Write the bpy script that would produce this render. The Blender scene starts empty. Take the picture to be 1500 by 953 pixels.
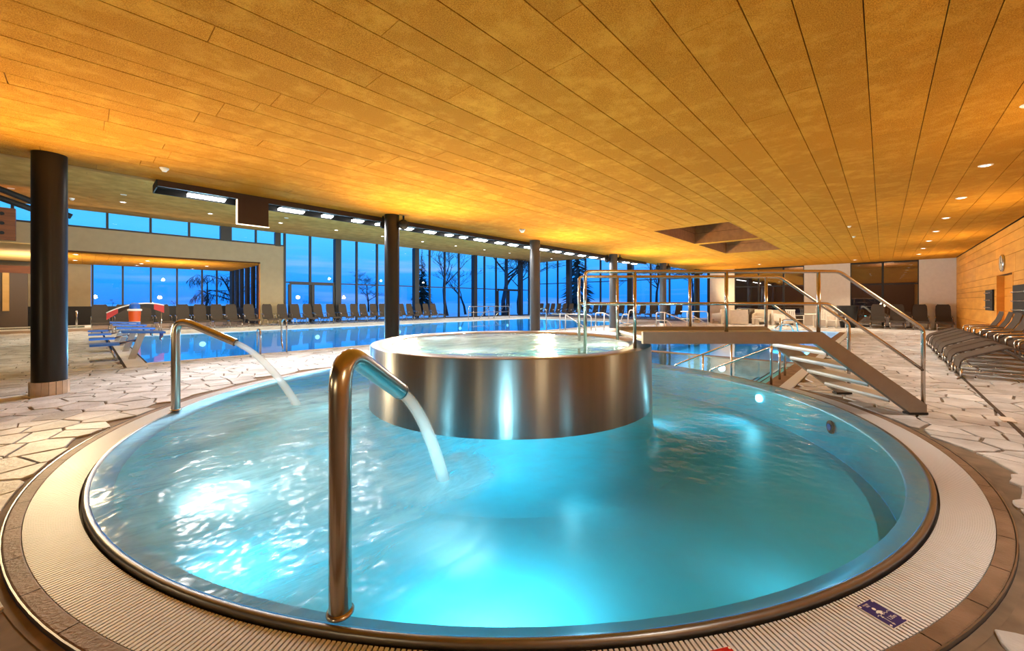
import bpy, bmesh, math, random
from math import pi, sin, cos, atan2, sqrt, radians
from mathutils import Vector, Matrix, geometry, noise

S = bpy.context.scene
COL = S.collection
R = random.Random(7)

# ------------------------------------------------------------------ camera, world, exposure, lights
AZ = math.atan(543 / 583)               # hall axes: x runs along the hall, y towards the tall windows
FS, FC = sin(AZ), cos(AZ)
TURN = -(pi / 2 - AZ)


def uv(X, Y):
    """point X to the right of and Y in front of the viewer -> hall x, y"""
    return (FS * X + FC * Y, -FC * X + FS * Y)


cam_d = bpy.data.cameras.new('camera')
cam = bpy.data.objects.new('camera', cam_d)
COL.objects.link(cam)
cam.location = (0, 0, 1.53)
cam.rotation_euler = (pi / 2, 0, TURN)
cam_d.sensor_width = 36
cam_d.lens = 36 * 583 / 1500
cam_d.shift_y = -34 / 1500
cam_d.clip_start = .05
cam_d.clip_end = 900
S.camera = cam

S.view_settings.view_transform = 'Standard'
S.view_settings.look = 'None'
S.view_settings.gamma = 1
S.view_settings.use_curve_mapping = False
S.view_settings.exposure = 0.6
S.cycles.use_denoising = True
S.cycles.max_bounces = 9
S.cycles.transparent_max_bounces = 16
S.cycles.diffuse_bounces = 4
S.cycles.glossy_bounces = 4
S.cycles.caustics_reflective = False
S.cycles.caustics_refractive = False
S.cycles.sample_clamp_indirect = 4
S.cycles.sample_clamp_direct = 0
S.cycles.blur_glossy = 1.0

# dusk sky
W = bpy.data.worlds.new('dusk_sky')
S.world = W
W.use_nodes = True
nt = W.node_tree
nt.nodes.clear()
n_out = nt.nodes.new('ShaderNodeOutputWorld')
n_bg = nt.nodes.new('ShaderNodeBackground')
n_tc = nt.nodes.new('ShaderNodeTexCoord')
n_sep = nt.nodes.new('ShaderNodeSeparateXYZ')
n_ramp = nt.nodes.new('ShaderNodeValToRGB')
n_map = nt.nodes.new('ShaderNodeMapping')
n_noi = nt.nodes.new('ShaderNodeTexNoise')
n_cr = nt.nodes.new('ShaderNodeValToRGB')
n_mix = nt.nodes.new('ShaderNodeMixRGB')
nt.links.new(n_tc.outputs['Generated'], n_sep.inputs[0])
nt.links.new(n_sep.outputs['Z'], n_ramp.inputs[0])
e = n_ramp.color_ramp.elements
e[0].position = 0.0
e[0].color = (.010, .20, .76, 1)
e[1].position = .35
e[1].color = (.05, .34, .82, 1)
x = e.new(.06)
x.color = (.020, .28, .88, 1)
x = e.new(.14)
x.color = (.06, .42, .90, 1)
n_map.inputs['Scale'].default_value = (1.2, 1.2, 16)
nt.links.new(n_tc.outputs['Generated'], n_map.inputs[0])
nt.links.new(n_map.outputs[0], n_noi.inputs[0])
n_noi.inputs['Scale'].default_value = 2.2
n_noi.inputs['Detail'].default_value = 4
nt.links.new(n_noi.outputs[0], n_cr.inputs[0])
n_cr.color_ramp.elements[0].position = .52
n_cr.color_ramp.elements[0].color = (0, 0, 0, 1)
n_cr.color_ramp.elements[1].position = .75
n_cr.color_ramp.elements[1].color = (.55, .55, .55, 1)
nt.links.new(n_cr.outputs[0], n_mix.inputs[0])
nt.links.new(n_ramp.outputs[0], n_mix.inputs[1])
n_mix.inputs[2].default_value = (.32, .42, .86, 1)
nt.links.new(n_mix.outputs[0], n_bg.inputs[0])
n_bg.inputs[1].default_value = 1.15
nt.links.new(n_bg.outputs[0], n_out.inputs[0])


def lamp(kind, name, loc, power, color=(1, .85, .65), target=None, size=.1, angle=120, blend=.6):
    d = bpy.data.lights.new(name, kind)
    d.energy = power
    d.color = color
    if kind == 'SPOT':
        d.spot_size = radians(angle)
        d.spot_blend = blend
        d.shadow_soft_size = size
    elif kind == 'POINT':
        d.shadow_soft_size = size
    elif kind == 'AREA':
        d.shape = 'DISK'
        d.size = size
        d.spread = radians(angle)
    o = bpy.data.objects.new(name, d)
    COL.objects.link(o)
    o.location = loc
    if target is not None:
        o.rotation_euler = (Vector(target) - Vector(loc)).to_track_quat('-Z', 'Y').to_euler()
    return o


WARM = (1, .84, .60)
AMBER = (1, .74, .40)
WHITE = (1, .97, .95)
AQUA = (.55, .92, 1)
PC = (4.77, 4.47)                        # centre of the round pool
ZC = 4.0                                 # low ceiling
ZH = 6.4                                 # high ceiling over the swimming pool

# added lamps below the column floodlights, without fixtures, widen the ceiling wash
for cx, p in ((-.4, 800), (5.95, 1400), (12.3, 1400), (18.65, 1400), (25, 1200), (31.3, 600)):
    lamp('SPOT', 'column_fill_lamp', (cx + .1, 9.70, 1.3), p, AMBER, (cx, 5.5, 4.0), .30, 150, 1)
# added fill lamps near the walls, no fixtures, brighten the ceiling too
for fx in (1, 8, 15, 22, 29):
    lamp('SPOT', 'wall_fill_lamp', (fx, -2.7, 2.3), 170, AMBER, (fx, -.2, 4.0), .30, 168, 1)
for fx, fy in ((-5.5, 0), (-5.5, 6)):  # same added fill, out of view
    lamp('SPOT', 'wall_fill_lamp', (fx, fy, 1.2), 150, AMBER, (fx + 3, fy, 4.0), .30, 168, 1)
# floods in the ceiling trough shine down on the deck
for fx in (1.9, 3.7, 5.4, 7.2, 9.3, 11.4, 13.6, 15.8, 18.0, 20.2, 22.6):
    lamp('SPOT', 'trough_flood', (fx, 11.1, 3.72), 320 if fx < 13 else 480, WHITE, (fx + .3, 9.4, 0), .2, 135, .8)
# downlights: row over the loungers, far end, hall
for fx in (-1.0, 2.0, 5.0, 8.05, 11.08, 14.14, 17.2, 20.19, 23.15, 26.18, 29.2):
    lamp('SPOT', 'row_downlight', (fx, -1.36, 3.93), 200, (1, .92, .78), (fx, -1.36, 0), .06, 78, .8)
for fx, fy in ((30.64, 1.18), (29.98, 5.88), (29.0, 3.5)):
    lamp('SPOT', 'row_downlight', (fx, fy, 3.93), 330, WARM, (fx, fy, 0), .06, 110, .7)
for fx in (-2, 1.27, 4.71, 8.2, 11.6, 15.0, 18.5, 21.9, 25.3, 28.7, 32.1, 35.5):
    lamp('SPOT', 'hall_downlight', (fx, 27.05, 6.33), 420, WARM, (fx, 27.05, 0), .08, 120, .7)
# added fill lamps hidden above the trough brighten the high ceiling
for fx in (0, 7, 14, 21, 28, 35):
    lamp('SPOT', 'hall_fill_lamp', (fx, 11.1, 4.5), 1600, WARM, (fx, 20, 6.4), .15, 160, 1)
# underwater lamps of the round pool: angle, power
for ang, p in ((190, 170), (221, 430), (252, 22), (322, 60)):
    a_ = radians(ang)
    lx, ly = PC[0] + 4.45 * cos(a_), PC[1] + 4.45 * sin(a_)
    lamp('SPOT', 'underwater_lamp', (lx, ly, -.20), p * .5, AQUA,
         (PC[0], PC[1], -.45), .09, 160, 1)
for ang, p in ((240, 14), (322, 50), (150, 60), (60, 40)):
    a_ = radians(ang)
    lamp('SPOT', 'underwater_lamp', (PC[0] + 2.3 * cos(a_), PC[1] + 2.3 * sin(a_), -.30), p * .45, AQUA,
         (PC[0] + 5 * cos(a_), PC[1] + 5 * sin(a_), -.4), .08, 160, 1)
# underwater lamps of the swimming pool and the stepped pool
for fx in (4, 9.5, 15, 20.5, 26):
    lamp('SPOT', 'underwater_lamp', (fx, 24.5, -.5), 1500, (.5, .85, 1), (fx, 18, -1.2), .1, 160, 1)
    lamp('SPOT', 'underwater_lamp', (fx, 13.8, -.5), 900, (.5, .85, 1), (fx, 20, -1.2), .1, 160, 1)
for fx, fy, p in ((11.3, 4.6, 300), (10.9, 3.1, 200), (13.4, 2.2, 260), (19, 7.8, 900), (24, 4, 500)):
    lamp('SPOT', 'underwater_lamp', (fx, fy, -.30), p, (.6, .9, 1), (fx + .3, fy - .8, -.9), .15, 165, 1)
# lamps inside the whirlpool tub
for ang in (20, 110, 200, 290):
    a_ = radians(ang)
    lamp('POINT', 'underwater_lamp', (PC[0] + 1.5 * cos(a_), PC[1] + 1.5 * sin(a_), .62), 15, (.85, 1, .95), None, .08)
# alcove and lounge behind the glass
for fx, fy in ((-.33, 32), (-.4, 36.5), (2.7, 33.7), (2.6, 36.4), (2.5, 38.3), (5.97, 35.46), (5.7, 39.2)):
    lamp('SPOT', 'alcove_downlight', (fx, fy, 4.0), 160, WARM, (fx, fy, 0), .06, 130, .7)
for fx, fy in ((-2, 33), (4, 33)):  # added lamps without fixtures, to brighten the alcove ceiling
    lamp('SPOT', 'alcove_fill_lamp', (fx, fy, 1.5), 900, WARM, (fx, fy + 1, 4.0), .1, 165, 1)
lamp('POINT', 'lounge_lamp', (36, 4.5, 3.3), 200, (1, .7, .45), None, .2)
lamp('POINT', 'lounge_lamp', (36, -.2, 3.3), 160, (1, .7, .45), None, .2)

# ------------------------------------------------------------------ mesh helpers


class MB:
    def __init__(s):
        s.v, s.f, s.sm, s.t = [], [], [], []
        s.tone = 0.5

    def add(s, vs, fs, smooth=False):
        b = len(s.v)
        s.v.extend(vs)
        for f in fs:
            s.f.append([i + b for i in f])
            s.sm.append(smooth)
            s.t.append(s.tone)
        return s

    def box(s, c, d, rz=0.0):
        x, y, z = d[0] / 2, d[1] / 2, d[2] / 2
        ca, sa = cos(rz), sin(rz)
        vs = []
        for k in (-z, z):
            for i, j in ((-x, -y), (x, -y), (x, y), (-x, y)):
                vs.append((c[0] + i * ca - j * sa, c[1] + i * sa + j * ca, c[2] + k))
        return s.add(vs, [(3, 2, 1, 0), (4, 5, 6, 7), (0, 1, 5, 4), (1, 2, 6, 5), (2, 3, 7, 6), (3, 0, 4, 7)])

    def b2(s, a, b):
        return s.box([(a[i] + b[i]) / 2 for i in range(3)], [abs(b[i] - a[i]) for i in range(3)])

    def prism(s, poly, z0, z1):
        """poly: list of (x, y) counter-clockwise"""
        n = len(poly)
        vs = [(p[0], p[1], z0) for p in poly] + [(p[0], p[1], z1) for p in poly]
        fs = [tuple(range(n - 1, -1, -1)), tuple(range(n, 2 * n))]
        fs += [(i, (i + 1) % n, n + (i + 1) % n, n + i) for i in range(n)]
        return s.add(vs, fs)

    def slabxz(s, poly, y0, y1):
        n = len(poly)
        vs = [(p[0], y0, p[1]) for p in poly] + [(p[0], y1, p[1]) for p in poly]
        fs = [tuple(range(n)), tuple(range(2 * n - 1, n - 1, -1))]
        fs += [(n + i, n + (i + 1) % n, (i + 1) % n, i) for i in range(n)]
        return s.add(vs, fs)

    def slabyz(s, poly, x0, x1):
        n = len(poly)
        vs = [(x0, p[0], p[1]) for p in poly] + [(x1, p[0], p[1]) for p in poly]
        fs = [tuple(range(n - 1, -1, -1)), tuple(range(n, 2 * n))]
        fs += [(i, (i + 1) % n, n + (i + 1) % n, n + i) for i in range(n)]
        return s.add(vs, fs)

    def tube(s, pts, r, n=10, closed=False, caps=True):
        pts = [Vector(p) for p in pts]
        m = len(pts)
        rs = r if isinstance(r, (list, tuple)) else [r] * m
        t0 = (pts[1] - pts[0]).normalized()
        up = Vector((0, 0, 1)) if abs(t0.z) < .9 else Vector((1, 0, 0))
        nrm = (up - t0 * up.dot(t0)).normalized()
        vs = []
        prev = t0
        for i, p in enumerate(pts):
            if closed:
                t = (pts[(i + 1) % m] - pts[i - 1]).normalized()
            elif i == 0:
                t = t0
            elif i == m - 1:
                t = (pts[-1] - pts[-2]).normalized()
            else:
                t = ((pts[i + 1] - p).normalized() + (p - pts[i - 1]).normalized())
                t = t.normalized() if t.length > 1e-6 else prev
            q = prev.rotation_difference(t)
            nrm = q @ nrm
            nrm = (nrm - t * nrm.dot(t)).normalized()
            prev = t
            b = t.cross(nrm)
            for k in range(n):
                a = 2 * pi * k / n
                vs.append(tuple(p + (nrm * cos(a) + b * sin(a)) * rs[i]))
        fs = []
        for i in range(m if closed else m - 1):
            j = (i + 1) % m
            for k in range(n):
                l = (k + 1) % n
                fs.append((i * n + k, i * n + l, j * n + l, j * n + k))
        s.add(vs, fs, True)
        if caps and not closed:
            b = len(s.v) - m * n
            s.f.append([b + k for k in range(n - 1, -1, -1)])
            s.f.append([b + (m - 1) * n + k for k in range(n)])
            s.sm += [False, False]
            s.t += [s.tone, s.tone]
        return s

    def lathe(s, prof, n=32, c=(0, 0), smooth=True, a0=0.0, a1=2 * pi, close=False):
        """prof: list of (r, z)"""
        full = abs(a1 - a0 - 2 * pi) < 1e-6
        m = n if full else n + 1
        vs = []
        for i in range(m):
            a = a0 + (a1 - a0) * i / n
            for r_, z_ in prof:
                vs.append((c[0] + r_ * cos(a), c[1] + r_ * sin(a), z_))
        k = len(prof)
        fs = []
        for i in range(n):
            j = (i + 1) % m
            for p in range(k if close else k - 1):
                q = (p + 1) % k
                fs.append((i * k + p, j * k + p, j * k + q, i * k + q))
        return s.add(vs, fs, smooth)

    def disc(s, c, r, z, n=48):
        vs = [(c[0] + r * cos(2 * pi * i / n), c[1] + r * sin(2 * pi * i / n), z) for i in range(n)]
        return s.add(vs, [tuple(range(n))])

    def ball(s, c, r, n=12, sz=1.0):
        vs, fs = [], []
        m = n // 2
        for i in range(1, m):
            t = pi * i / m
            for k in range(n):
                a = 2 * pi * k / n
                vs.append((c[0] + r * sin(t) * cos(a), c[1] + r * sin(t) * sin(a), c[2] + r * sz * cos(t)))
        top, bot = len(vs), len(vs) + 1
        vs += [(c[0], c[1], c[2] + r * sz), (c[0], c[1], c[2] - r * sz)]
        for i in range(m - 2):
            for k in range(n):
                l = (k + 1) % n
                fs.append((i * n + k, (i + 1) * n + k, (i + 1) * n + l, i * n + l))
        for k in range(n):
            l = (k + 1) % n
            fs.append((top, k, l))
            fs.append((bot, (m - 2) * n + l, (m - 2) * n + k))
        return s.add(vs, fs, True)

    def mesh(s, name, mat):
        me = bpy.data.meshes.new(name)
        me.from_pydata(s.v, [], s.f)
        me.polygons.foreach_set('use_smooth', s.sm)
        if len(set(s.t)) > 1 or s.tone != .5:
            at = me.attributes.new('tone', 'FLOAT', 'FACE')
            at.data.foreach_set('value', s.t)
        if mat:
            me.materials.append(mat)
        me.update()
        return me

    def build(s, name, mat=None, parent=None, **kw):
        o = bpy.data.objects.new(name, s.mesh(name, mat))
        COL.objects.link(o)
        if parent:
            o.parent = parent
        for k, v in kw.items():
            o[k] = v
        return o


def tag(o, label, cat, group=None, kind=None):
    o['label'] = label
    o['category'] = cat
    if group:
        o['group'] = group
    if kind:
        o['kind'] = kind
    return o


def empty(name, loc=(0, 0, 0), rz=0.0, parent=None):
    o = bpy.data.objects.new(name, None)
    COL.objects.link(o)
    o.location = loc
    o.rotation_euler = (0, 0, rz)
    o.empty_display_size = .1
    if parent:
        o.parent = parent
    return o


def thing(name, label, cat, loc=(0, 0, 0), rz=0.0, group=None):
    return tag(empty(name, loc, rz), label, cat, group)


def struct(name, mb=None, mat=None, loc=(0, 0, 0)):
    o = mb.build(name, mat) if mb else empty(name, loc)
    o['kind'] = 'structure'
    return o


def dup(root, loc=None, rz=None, label=None):
    kids = [o for o in bpy.data.objects if o.parent == root]
    r = root.copy()
    COL.objects.link(r)
    if loc is not None:
        r.location = loc
    if rz is not None:
        r.rotation_euler = (0, 0, rz)
    if label:
        r['label'] = label
    for k in kids:
        c = k.copy()
        COL.objects.link(c)
        c.parent = r
        for g in [o for o in bpy.data.objects if o.parent == k]:
            d = g.copy()
            COL.objects.link(d)
            d.parent = c
    return r


def fillet(pts, rad, n=6):
    pts = [Vector(p) for p in pts]
    out = [pts[0]]
    for i in range(1, len(pts) - 1):
        a, b, c = pts[i - 1], pts[i], pts[i + 1]
        d1, d2 = (a - b), (c - b)
        r = min(rad, d1.length * .49, d2.length * .49)
        p, q = b + d1.normalized() * r, b + d2.normalized() * r
        for k in range(n + 1):
            t = k / n
            out.append(p * (1 - t) ** 2 + b * 2 * t * (1 - t) + q * t * t)
    out.append(pts[-1])
    return out


# ------------------------------------------------------------------ materials
def nodes(name):
    m = bpy.data.materials.new(name)
    m.use_nodes = True
    t = m.node_tree
    return m, t, t.nodes['Principled BSDF'], t.nodes['Material Output']


def N(t, typ, **kw):
    n = t.nodes.new(typ)
    for k, v in kw.items():
        if k.startswith('i_'):
            n.inputs[k[2:]].default_value = v
        else:
            setattr(n, k, v)
    return n


def mat(name, col, rough=.5, metal=0.0, var=0.0, scale=6.0, bump=0.0, bscale=60.0, stretch=(1, 1, 1), col2=None, spec=.5,
        detail=4.0, rand=0.0, tone=0.0, aniso=0.0, tangent=False):
    m, t, p, o = nodes(name)
    p.inputs['Roughness'].default_value = rough
    p.inputs['Metallic'].default_value = metal
    p.inputs['Specular IOR Level'].default_value = spec
    p.inputs['Base Color'].default_value = (*col, 1)
    tc = N(t, 'ShaderNodeTexCoord')
    mp = N(t, 'ShaderNodeMapping')
    mp.inputs['Scale'].default_value = stretch
    t.links.new(tc.outputs['Object'], mp.inputs[0])
    last = None
    if var or col2:
        nz = N(t, 'ShaderNodeTexNoise', i_Scale=scale, i_Detail=detail)
        t.links.new(mp.outputs[0], nz.inputs[0])
        rp = N(t, 'ShaderNodeValToRGB')
        c2 = col2 or tuple(min(1, c * (1 + var)) for c in col)
        c1 = col if col2 else tuple(c * (1 - var) for c in col)
        rp.color_ramp.elements[0].position = .35
        rp.color_ramp.elements[0].color = (*c1, 1)
        rp.color_ramp.elements[1].position = .65
        rp.color_ramp.elements[1].color = (*c2, 1)
        t.links.new(nz.outputs[0], rp.inputs[0])
        last = rp.outputs[0]
        t.links.new(last, p.inputs['Base Color'])
    for amount, src in ((rand, 'obj'), (tone, 'att')):
        if amount:
            if src == 'obj':
                q = N(t, 'ShaderNodeObjectInfo').outputs['Random']
            else:
                q = N(t, 'ShaderNodeAttribute', attribute_name='tone').outputs['Fac']
            mr = N(t, 'ShaderNodeMapRange')
            mr.inputs['To Min'].default_value = 1 - amount
            mr.inputs['To Max'].default_value = 1 + amount
            t.links.new(q, mr.inputs[0])
            hs = N(t, 'ShaderNodeHueSaturation')
            if last:
                t.links.new(last, hs.inputs['Color'])
            else:
                hs.inputs['Color'].default_value = (*col, 1)
            t.links.new(mr.outputs[0], hs.inputs['Value'])
            last = hs.outputs[0]
            t.links.new(last, p.inputs['Base Color'])
    if bump:
        nb = N(t, 'ShaderNodeTexNoise', i_Scale=bscale, i_Detail=3)
        t.links.new(mp.outputs[0], nb.inputs[0])
        bp = N(t, 'ShaderNodeBump', i_Strength=bump, i_Distance=.02)
        t.links.new(nb.outputs[0], bp.inputs['Height'])
        t.links.new(bp.outputs[0], p.inputs['Normal'])
    if aniso:
        p.inputs['Anisotropic'].default_value = aniso
        if tangent:
            tg = N(t, 'ShaderNodeTangent', direction_type='RADIAL', axis='Z')
            t.links.new(tg.outputs[0], p.inputs['Tangent'])
            p.inputs['Anisotropic Rotation'].default_value = .25
    return m


def emit(name, col, strength):
    m, t, p, o = nodes(name)
    p.inputs['Base Color'].default_value = (*col, 1)
    p.inputs['Emission Color'].default_value = (*col, 1)
    p.inputs['Emission Strength'].default_value = strength
    return m


def outer_only(t, sock):
    """thin sheet: the far side of the pane adds no second, total reflection"""
    g = N(t, 'ShaderNodeNewGeometry')
    inv = N(t, 'ShaderNodeMath', operation='SUBTRACT')
    inv.inputs[0].default_value = 1
    t.links.new(g.outputs['Backfacing'], inv.inputs[1])
    k = N(t, 'ShaderNodeMath', operation='MULTIPLY')
    t.links.new(sock, k.inputs[0])
    t.links.new(inv.outputs[0], k.inputs[1])
    return k.outputs[0]


def glass(name, tint=(.93, .96, 1), boost=1.0, ior=1.5):
    m, t, p, o = nodes(name)
    t.nodes.remove(p)
    tr = N(t, 'ShaderNodeBsdfTransparent')
    tr.inputs[0].default_value = (*tint, 1)
    gl = N(t, 'ShaderNodeBsdfGlossy')
    gl.inputs['Roughness'].default_value = .0
    fr = N(t, 'ShaderNodeFresnel', i_IOR=ior)
    mu = N(t, 'ShaderNodeMath', operation='MULTIPLY', use_clamp=True)
    mu.inputs[1].default_value = boost
    mx = N(t, 'ShaderNodeMixShader')
    t.links.new(fr.outputs[0], mu.inputs[0])
    t.links.new(outer_only(t, mu.outputs[0]), mx.inputs[0])
    t.links.new(tr.outputs[0], mx.inputs[1])
    t.links.new(gl.outputs[0], mx.inputs[2])
    t.links.new(mx.outputs[0], o.inputs[0])
    return m


def water(name, tint=(.9, 1, 1), absorb=(.25, .82, .92), density=.5, wave=.05, wscale=3.0, rough=.03, foam=None, foam_amt=1.0, fcol=(.85, .93, .95)):
    """clear surface over an absorbing volume; foam: list of (x, y, radius_x, radius_y, strength)"""
    m, t, p, o = nodes(name)
    t.nodes.remove(p)
    tr = N(t, 'ShaderNodeBsdfTransparent')
    tr.inputs[0].default_value = (*tint, 1)
    gl = N(t, 'ShaderNodeBsdfGlossy')
    gl.inputs['Roughness'].default_value = rough
    tc = N(t, 'ShaderNodeTexCoord')
    nz = N(t, 'ShaderNodeTexNoise', i_Scale=wscale, i_Detail=3.0)
    t.links.new(tc.outputs['Object'], nz.inputs[0])
    bp = N(t, 'ShaderNodeBump', i_Strength=wave, i_Distance=.1)
    t.links.new(nz.outputs[0], bp.inputs['Height'])
    t.links.new(bp.outputs[0], gl.inputs['Normal'])
    fr = N(t, 'ShaderNodeFresnel', i_IOR=1.33)
    t.links.new(bp.outputs[0], fr.inputs['Normal'])
    mx = N(t, 'ShaderNodeMixShader')
    t.links.new(outer_only(t, fr.outputs[0]), mx.inputs[0])
    t.links.new(tr.outputs[0], mx.inputs[1])
    t.links.new(gl.outputs[0], mx.inputs[2])
    surf = mx.outputs[0]
    if foam:
        sep = N(t, 'ShaderNodeSeparateXYZ')
        t.links.new(tc.outputs['Object'], sep.inputs[0])
        total = None
        for fx, fy, rx, ry, st in foam:
            parts = []
            for ax, c, r in (('X', fx, rx), ('Y', fy, ry)):
                a = N(t, 'ShaderNodeMath', operation='SUBTRACT')
                t.links.new(sep.outputs[ax], a.inputs[0])
                a.inputs[1].default_value = c
                b = N(t, 'ShaderNodeMath', operation='DIVIDE')
                t.links.new(a.outputs[0], b.inputs[0])
                b.inputs[1].default_value = r
                q = N(t, 'ShaderNodeMath', operation='MULTIPLY')
                t.links.new(b.outputs[0], q.inputs[0])
                t.links.new(b.outputs[0], q.inputs[1])
                parts.append(q)
            sm = N(t, 'ShaderNodeMath', operation='ADD')
            t.links.new(parts[0].outputs[0], sm.inputs[0])
            t.links.new(parts[1].outputs[0], sm.inputs[1])
            mr = N(t, 'ShaderNodeMapRange', interpolation_type='SMOOTHSTEP')
            mr.inputs['From Min'].default_value = 1
            mr.inputs['From Max'].default_value = 0
            mr.inputs['To Min'].default_value = 0
            mr.inputs['To Max'].default_value = st
            t.links.new(sm.outputs[0], mr.inputs[0])
            if total is None:
                total = mr
            else:
                ad = N(t, 'ShaderNodeMath', operation='ADD', use_clamp=True)
                t.links.new(total.outputs[0], ad.inputs[0])
                t.links.new(mr.outputs[0], ad.inputs[1])
                total = ad
        mp = N(t, 'ShaderNodeMapping')
        mp.inputs['Rotation'].default_value = (0, 0, radians(-25))
        mp.inputs['Scale'].default_value = (1, 2.6, 1)
        t.links.new(tc.outputs['Object'], mp.inputs[0])
        fn = N(t, 'ShaderNodeTexNoise', i_Scale=1.7, i_Detail=9.0, i_Roughness=.68, i_Distortion=.6)
        t.links.new(mp.outputs[0], fn.inputs[0])
        rp = N(t, 'ShaderNodeMapRange')
        rp.inputs['From Min'].default_value = .20
        rp.inputs['From Max'].default_value = .66
        t.links.new(fn.outputs[0], rp.inputs[0])
        mu = N(t, 'ShaderNodeMath', operation='MULTIPLY', use_clamp=True)
        t.links.new(total.outputs[0], mu.inputs[0])
        t.links.new(rp.outputs[0], mu.inputs[1])
        m2 = N(t, 'ShaderNodeMath', operation='MULTIPLY', use_clamp=True)
        t.links.new(mu.outputs[0], m2.inputs[0])
        m2.inputs[1].default_value = foam_amt
        d1 = N(t, 'ShaderNodeBsdfDiffuse')
        d1.inputs[0].default_value = (*fcol, 1)
        d2 = N(t, 'ShaderNodeBsdfTranslucent')
        d2.inputs[0].default_value = (*fcol, 1)
        df = N(t, 'ShaderNodeMixShader')
        df.inputs[0].default_value = .5
        t.links.new(d1.outputs[0], df.inputs[1])
        t.links.new(d2.outputs[0], df.inputs[2])
        fm = N(t, 'ShaderNodeMixShader')
        t.links.new(m2.outputs[0], fm.inputs[0])
        t.links.new(surf, fm.inputs[1])
        t.links.new(df.outputs[0], fm.inputs[2])
        surf = fm.outputs[0]
    t.links.new(surf, o.inputs[0])
    if density:
        va = N(t, 'ShaderNodeVolumeAbsorption')
        va.inputs['Color'].default_value = (*absorb, 1)
        va.inputs['Density'].default_value = density
        t.links.new(va.outputs[0], o.inputs['Volume'])
    return m


M = {}
def woodwool(name, dark, mid, light, rand=.05, tone=.05):
    """pressed wood fibre board: fine strands, cloudy lighter patches"""
    m = mat(name, mid, .95, bump=.6, bscale=170, rand=rand, tone=tone, spec=.08)
    t = m.node_tree
    hs = [n for n in t.nodes if n.type == 'HUE_SAT'][0]
    tc = [n for n in t.nodes if n.type == 'TEX_COORD'][0]
    f1 = N(t, 'ShaderNodeTexNoise', i_Scale=95.0, i_Detail=4.0, i_Roughness=.7)
    f2 = N(t, 'ShaderNodeTexNoise', i_Scale=2.6, i_Detail=9.0, i_Roughness=.72)
    t.links.new(tc.outputs['Object'], f1.inputs[0])
    t.links.new(tc.outputs['Object'], f2.inputs[0])
    r1 = N(t, 'ShaderNodeValToRGB')
    r1.color_ramp.elements[0].position = .36
    r1.color_ramp.elements[0].color = (*dark, 1)
    r1.color_ramp.elements[1].position = .60
    r1.color_ramp.elements[1].color = (*mid, 1)
    r2 = N(t, 'ShaderNodeValToRGB')
    r2.color_ramp.elements[0].position = .48
    r2.color_ramp.elements[0].color = (0, 0, 0, 1)
    r2.color_ramp.elements[1].position = .66
    r2.color_ramp.elements[1].color = (.5, .5, .5, 1)
    mx = N(t, 'ShaderNodeMixRGB')
    t.links.new(f1.outputs[0], r1.inputs[0])
    t.links.new(f2.outputs[0], r2.inputs[0])
    t.links.new(r2.outputs[0], mx.inputs[0])
    t.links.new(r1.outputs[0], mx.inputs[1])
    mx.inputs[2].default_value = (*light, 1)
    for l in list(hs.inputs['Color'].links):
        t.links.remove(l)
    t.links.new(mx.outputs[0], hs.inputs['Color'])
    for n in list(t.nodes):
        if n.type == 'HUE_SAT' and n is not hs:
            pass
    return m


M['woodwool'] = woodwool('woodwool', (.31, .11, .008), (.63, .275, .024), (.74, .375, .05))
M['woodwool_unused'] = mat('woodwool_plain', (.52, .185, .018), .9, var=.0, scale=1.3, col2=(.68, .27, .032), bump=.5, bscale=140, detail=12, rand=.06, tone=.06)
M['woodwool_dim'] = mat('woodwool_hall', (.46, .23, .055), .95, spec=.1, col2=(.60, .32, .085), scale=2.0, bump=.3, bscale=120, detail=8, tone=.08)
M['ceil_gap'] = mat('ceiling_gap', (.09, .035, .008), .95)
M['coffer'] = mat('coffer_board', (.36, .15, .04), .8, var=.12)
M['wallboard'] = mat('wall_board', (.58, .23, .022), .55, col2=(.70, .30, .04), scale=1.6, stretch=(.6, 1, 3), rand=.08)
M['wall_gap'] = mat('wall_gap', (.10, .035, .01), .9)
M['beige'] = mat('beige_plaster', (.36, .285, .175), .8, var=.04, scale=3)
M['white_wall'] = mat('white_panel', (.66, .60, .55), .7, var=.03)
M['dark_metal'] = mat('anthracite_metal', (.018, .019, .022), .45, metal=.3)
M['column'] = mat('column_paint', (.012, .011, .011), .36, metal=.2)
M['brownmetal'] = mat('dark_brown_metal', (.05, .018, .008), .5)
M['black'] = mat('black_matt', (.008, .008, .009), .7)
M['stone'] = mat('quartzite', (.42, .42, .43), .62, col2=(.63, .65, .68), scale=2.4, bump=.5, bscale=24, detail=10, tone=.16)
M['grout'] = mat('stone_joint', (.20, .15, .105), .9, var=.2, scale=5)
M['band'] = mat('brown_stone_band', (.17, .105, .06), .65, col2=(.26, .17, .11), scale=4, bump=.4)
M['plinth'] = mat('plinth_tile', (.60, .52, .44), .6, var=.12, rand=.12)
M['grate'] = mat('grate_plastic', (.70, .74, .80), .5)
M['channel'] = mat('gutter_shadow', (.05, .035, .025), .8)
M['coping'] = mat('white_coping', (.82, .81, .79), .5, var=.04)
M['steel'] = mat('brushed_steel', (.46, .43, .395), .24, metal=1, var=.06, scale=3, stretch=(8, 8, .3), bump=.05, bscale=9, aniso=.4)
M['tubsteel'] = mat('tub_steel', (.27, .275, .285), .36, metal=1, var=.10, scale=2.2, stretch=(3, 3, .15), bump=.06, bscale=3.2, aniso=.9, tangent=True)
M['rimsteel'] = mat('rim_steel', (.26, .26, .27), .36, metal=1, var=.05, scale=4)
M['rail'] = mat('rail_steel', (.62, .58, .54), .18, metal=1)
M['bridge'] = mat('bridge_steel', (.34, .31, .27), .36, metal=.55, var=.05, scale=8)
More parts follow.
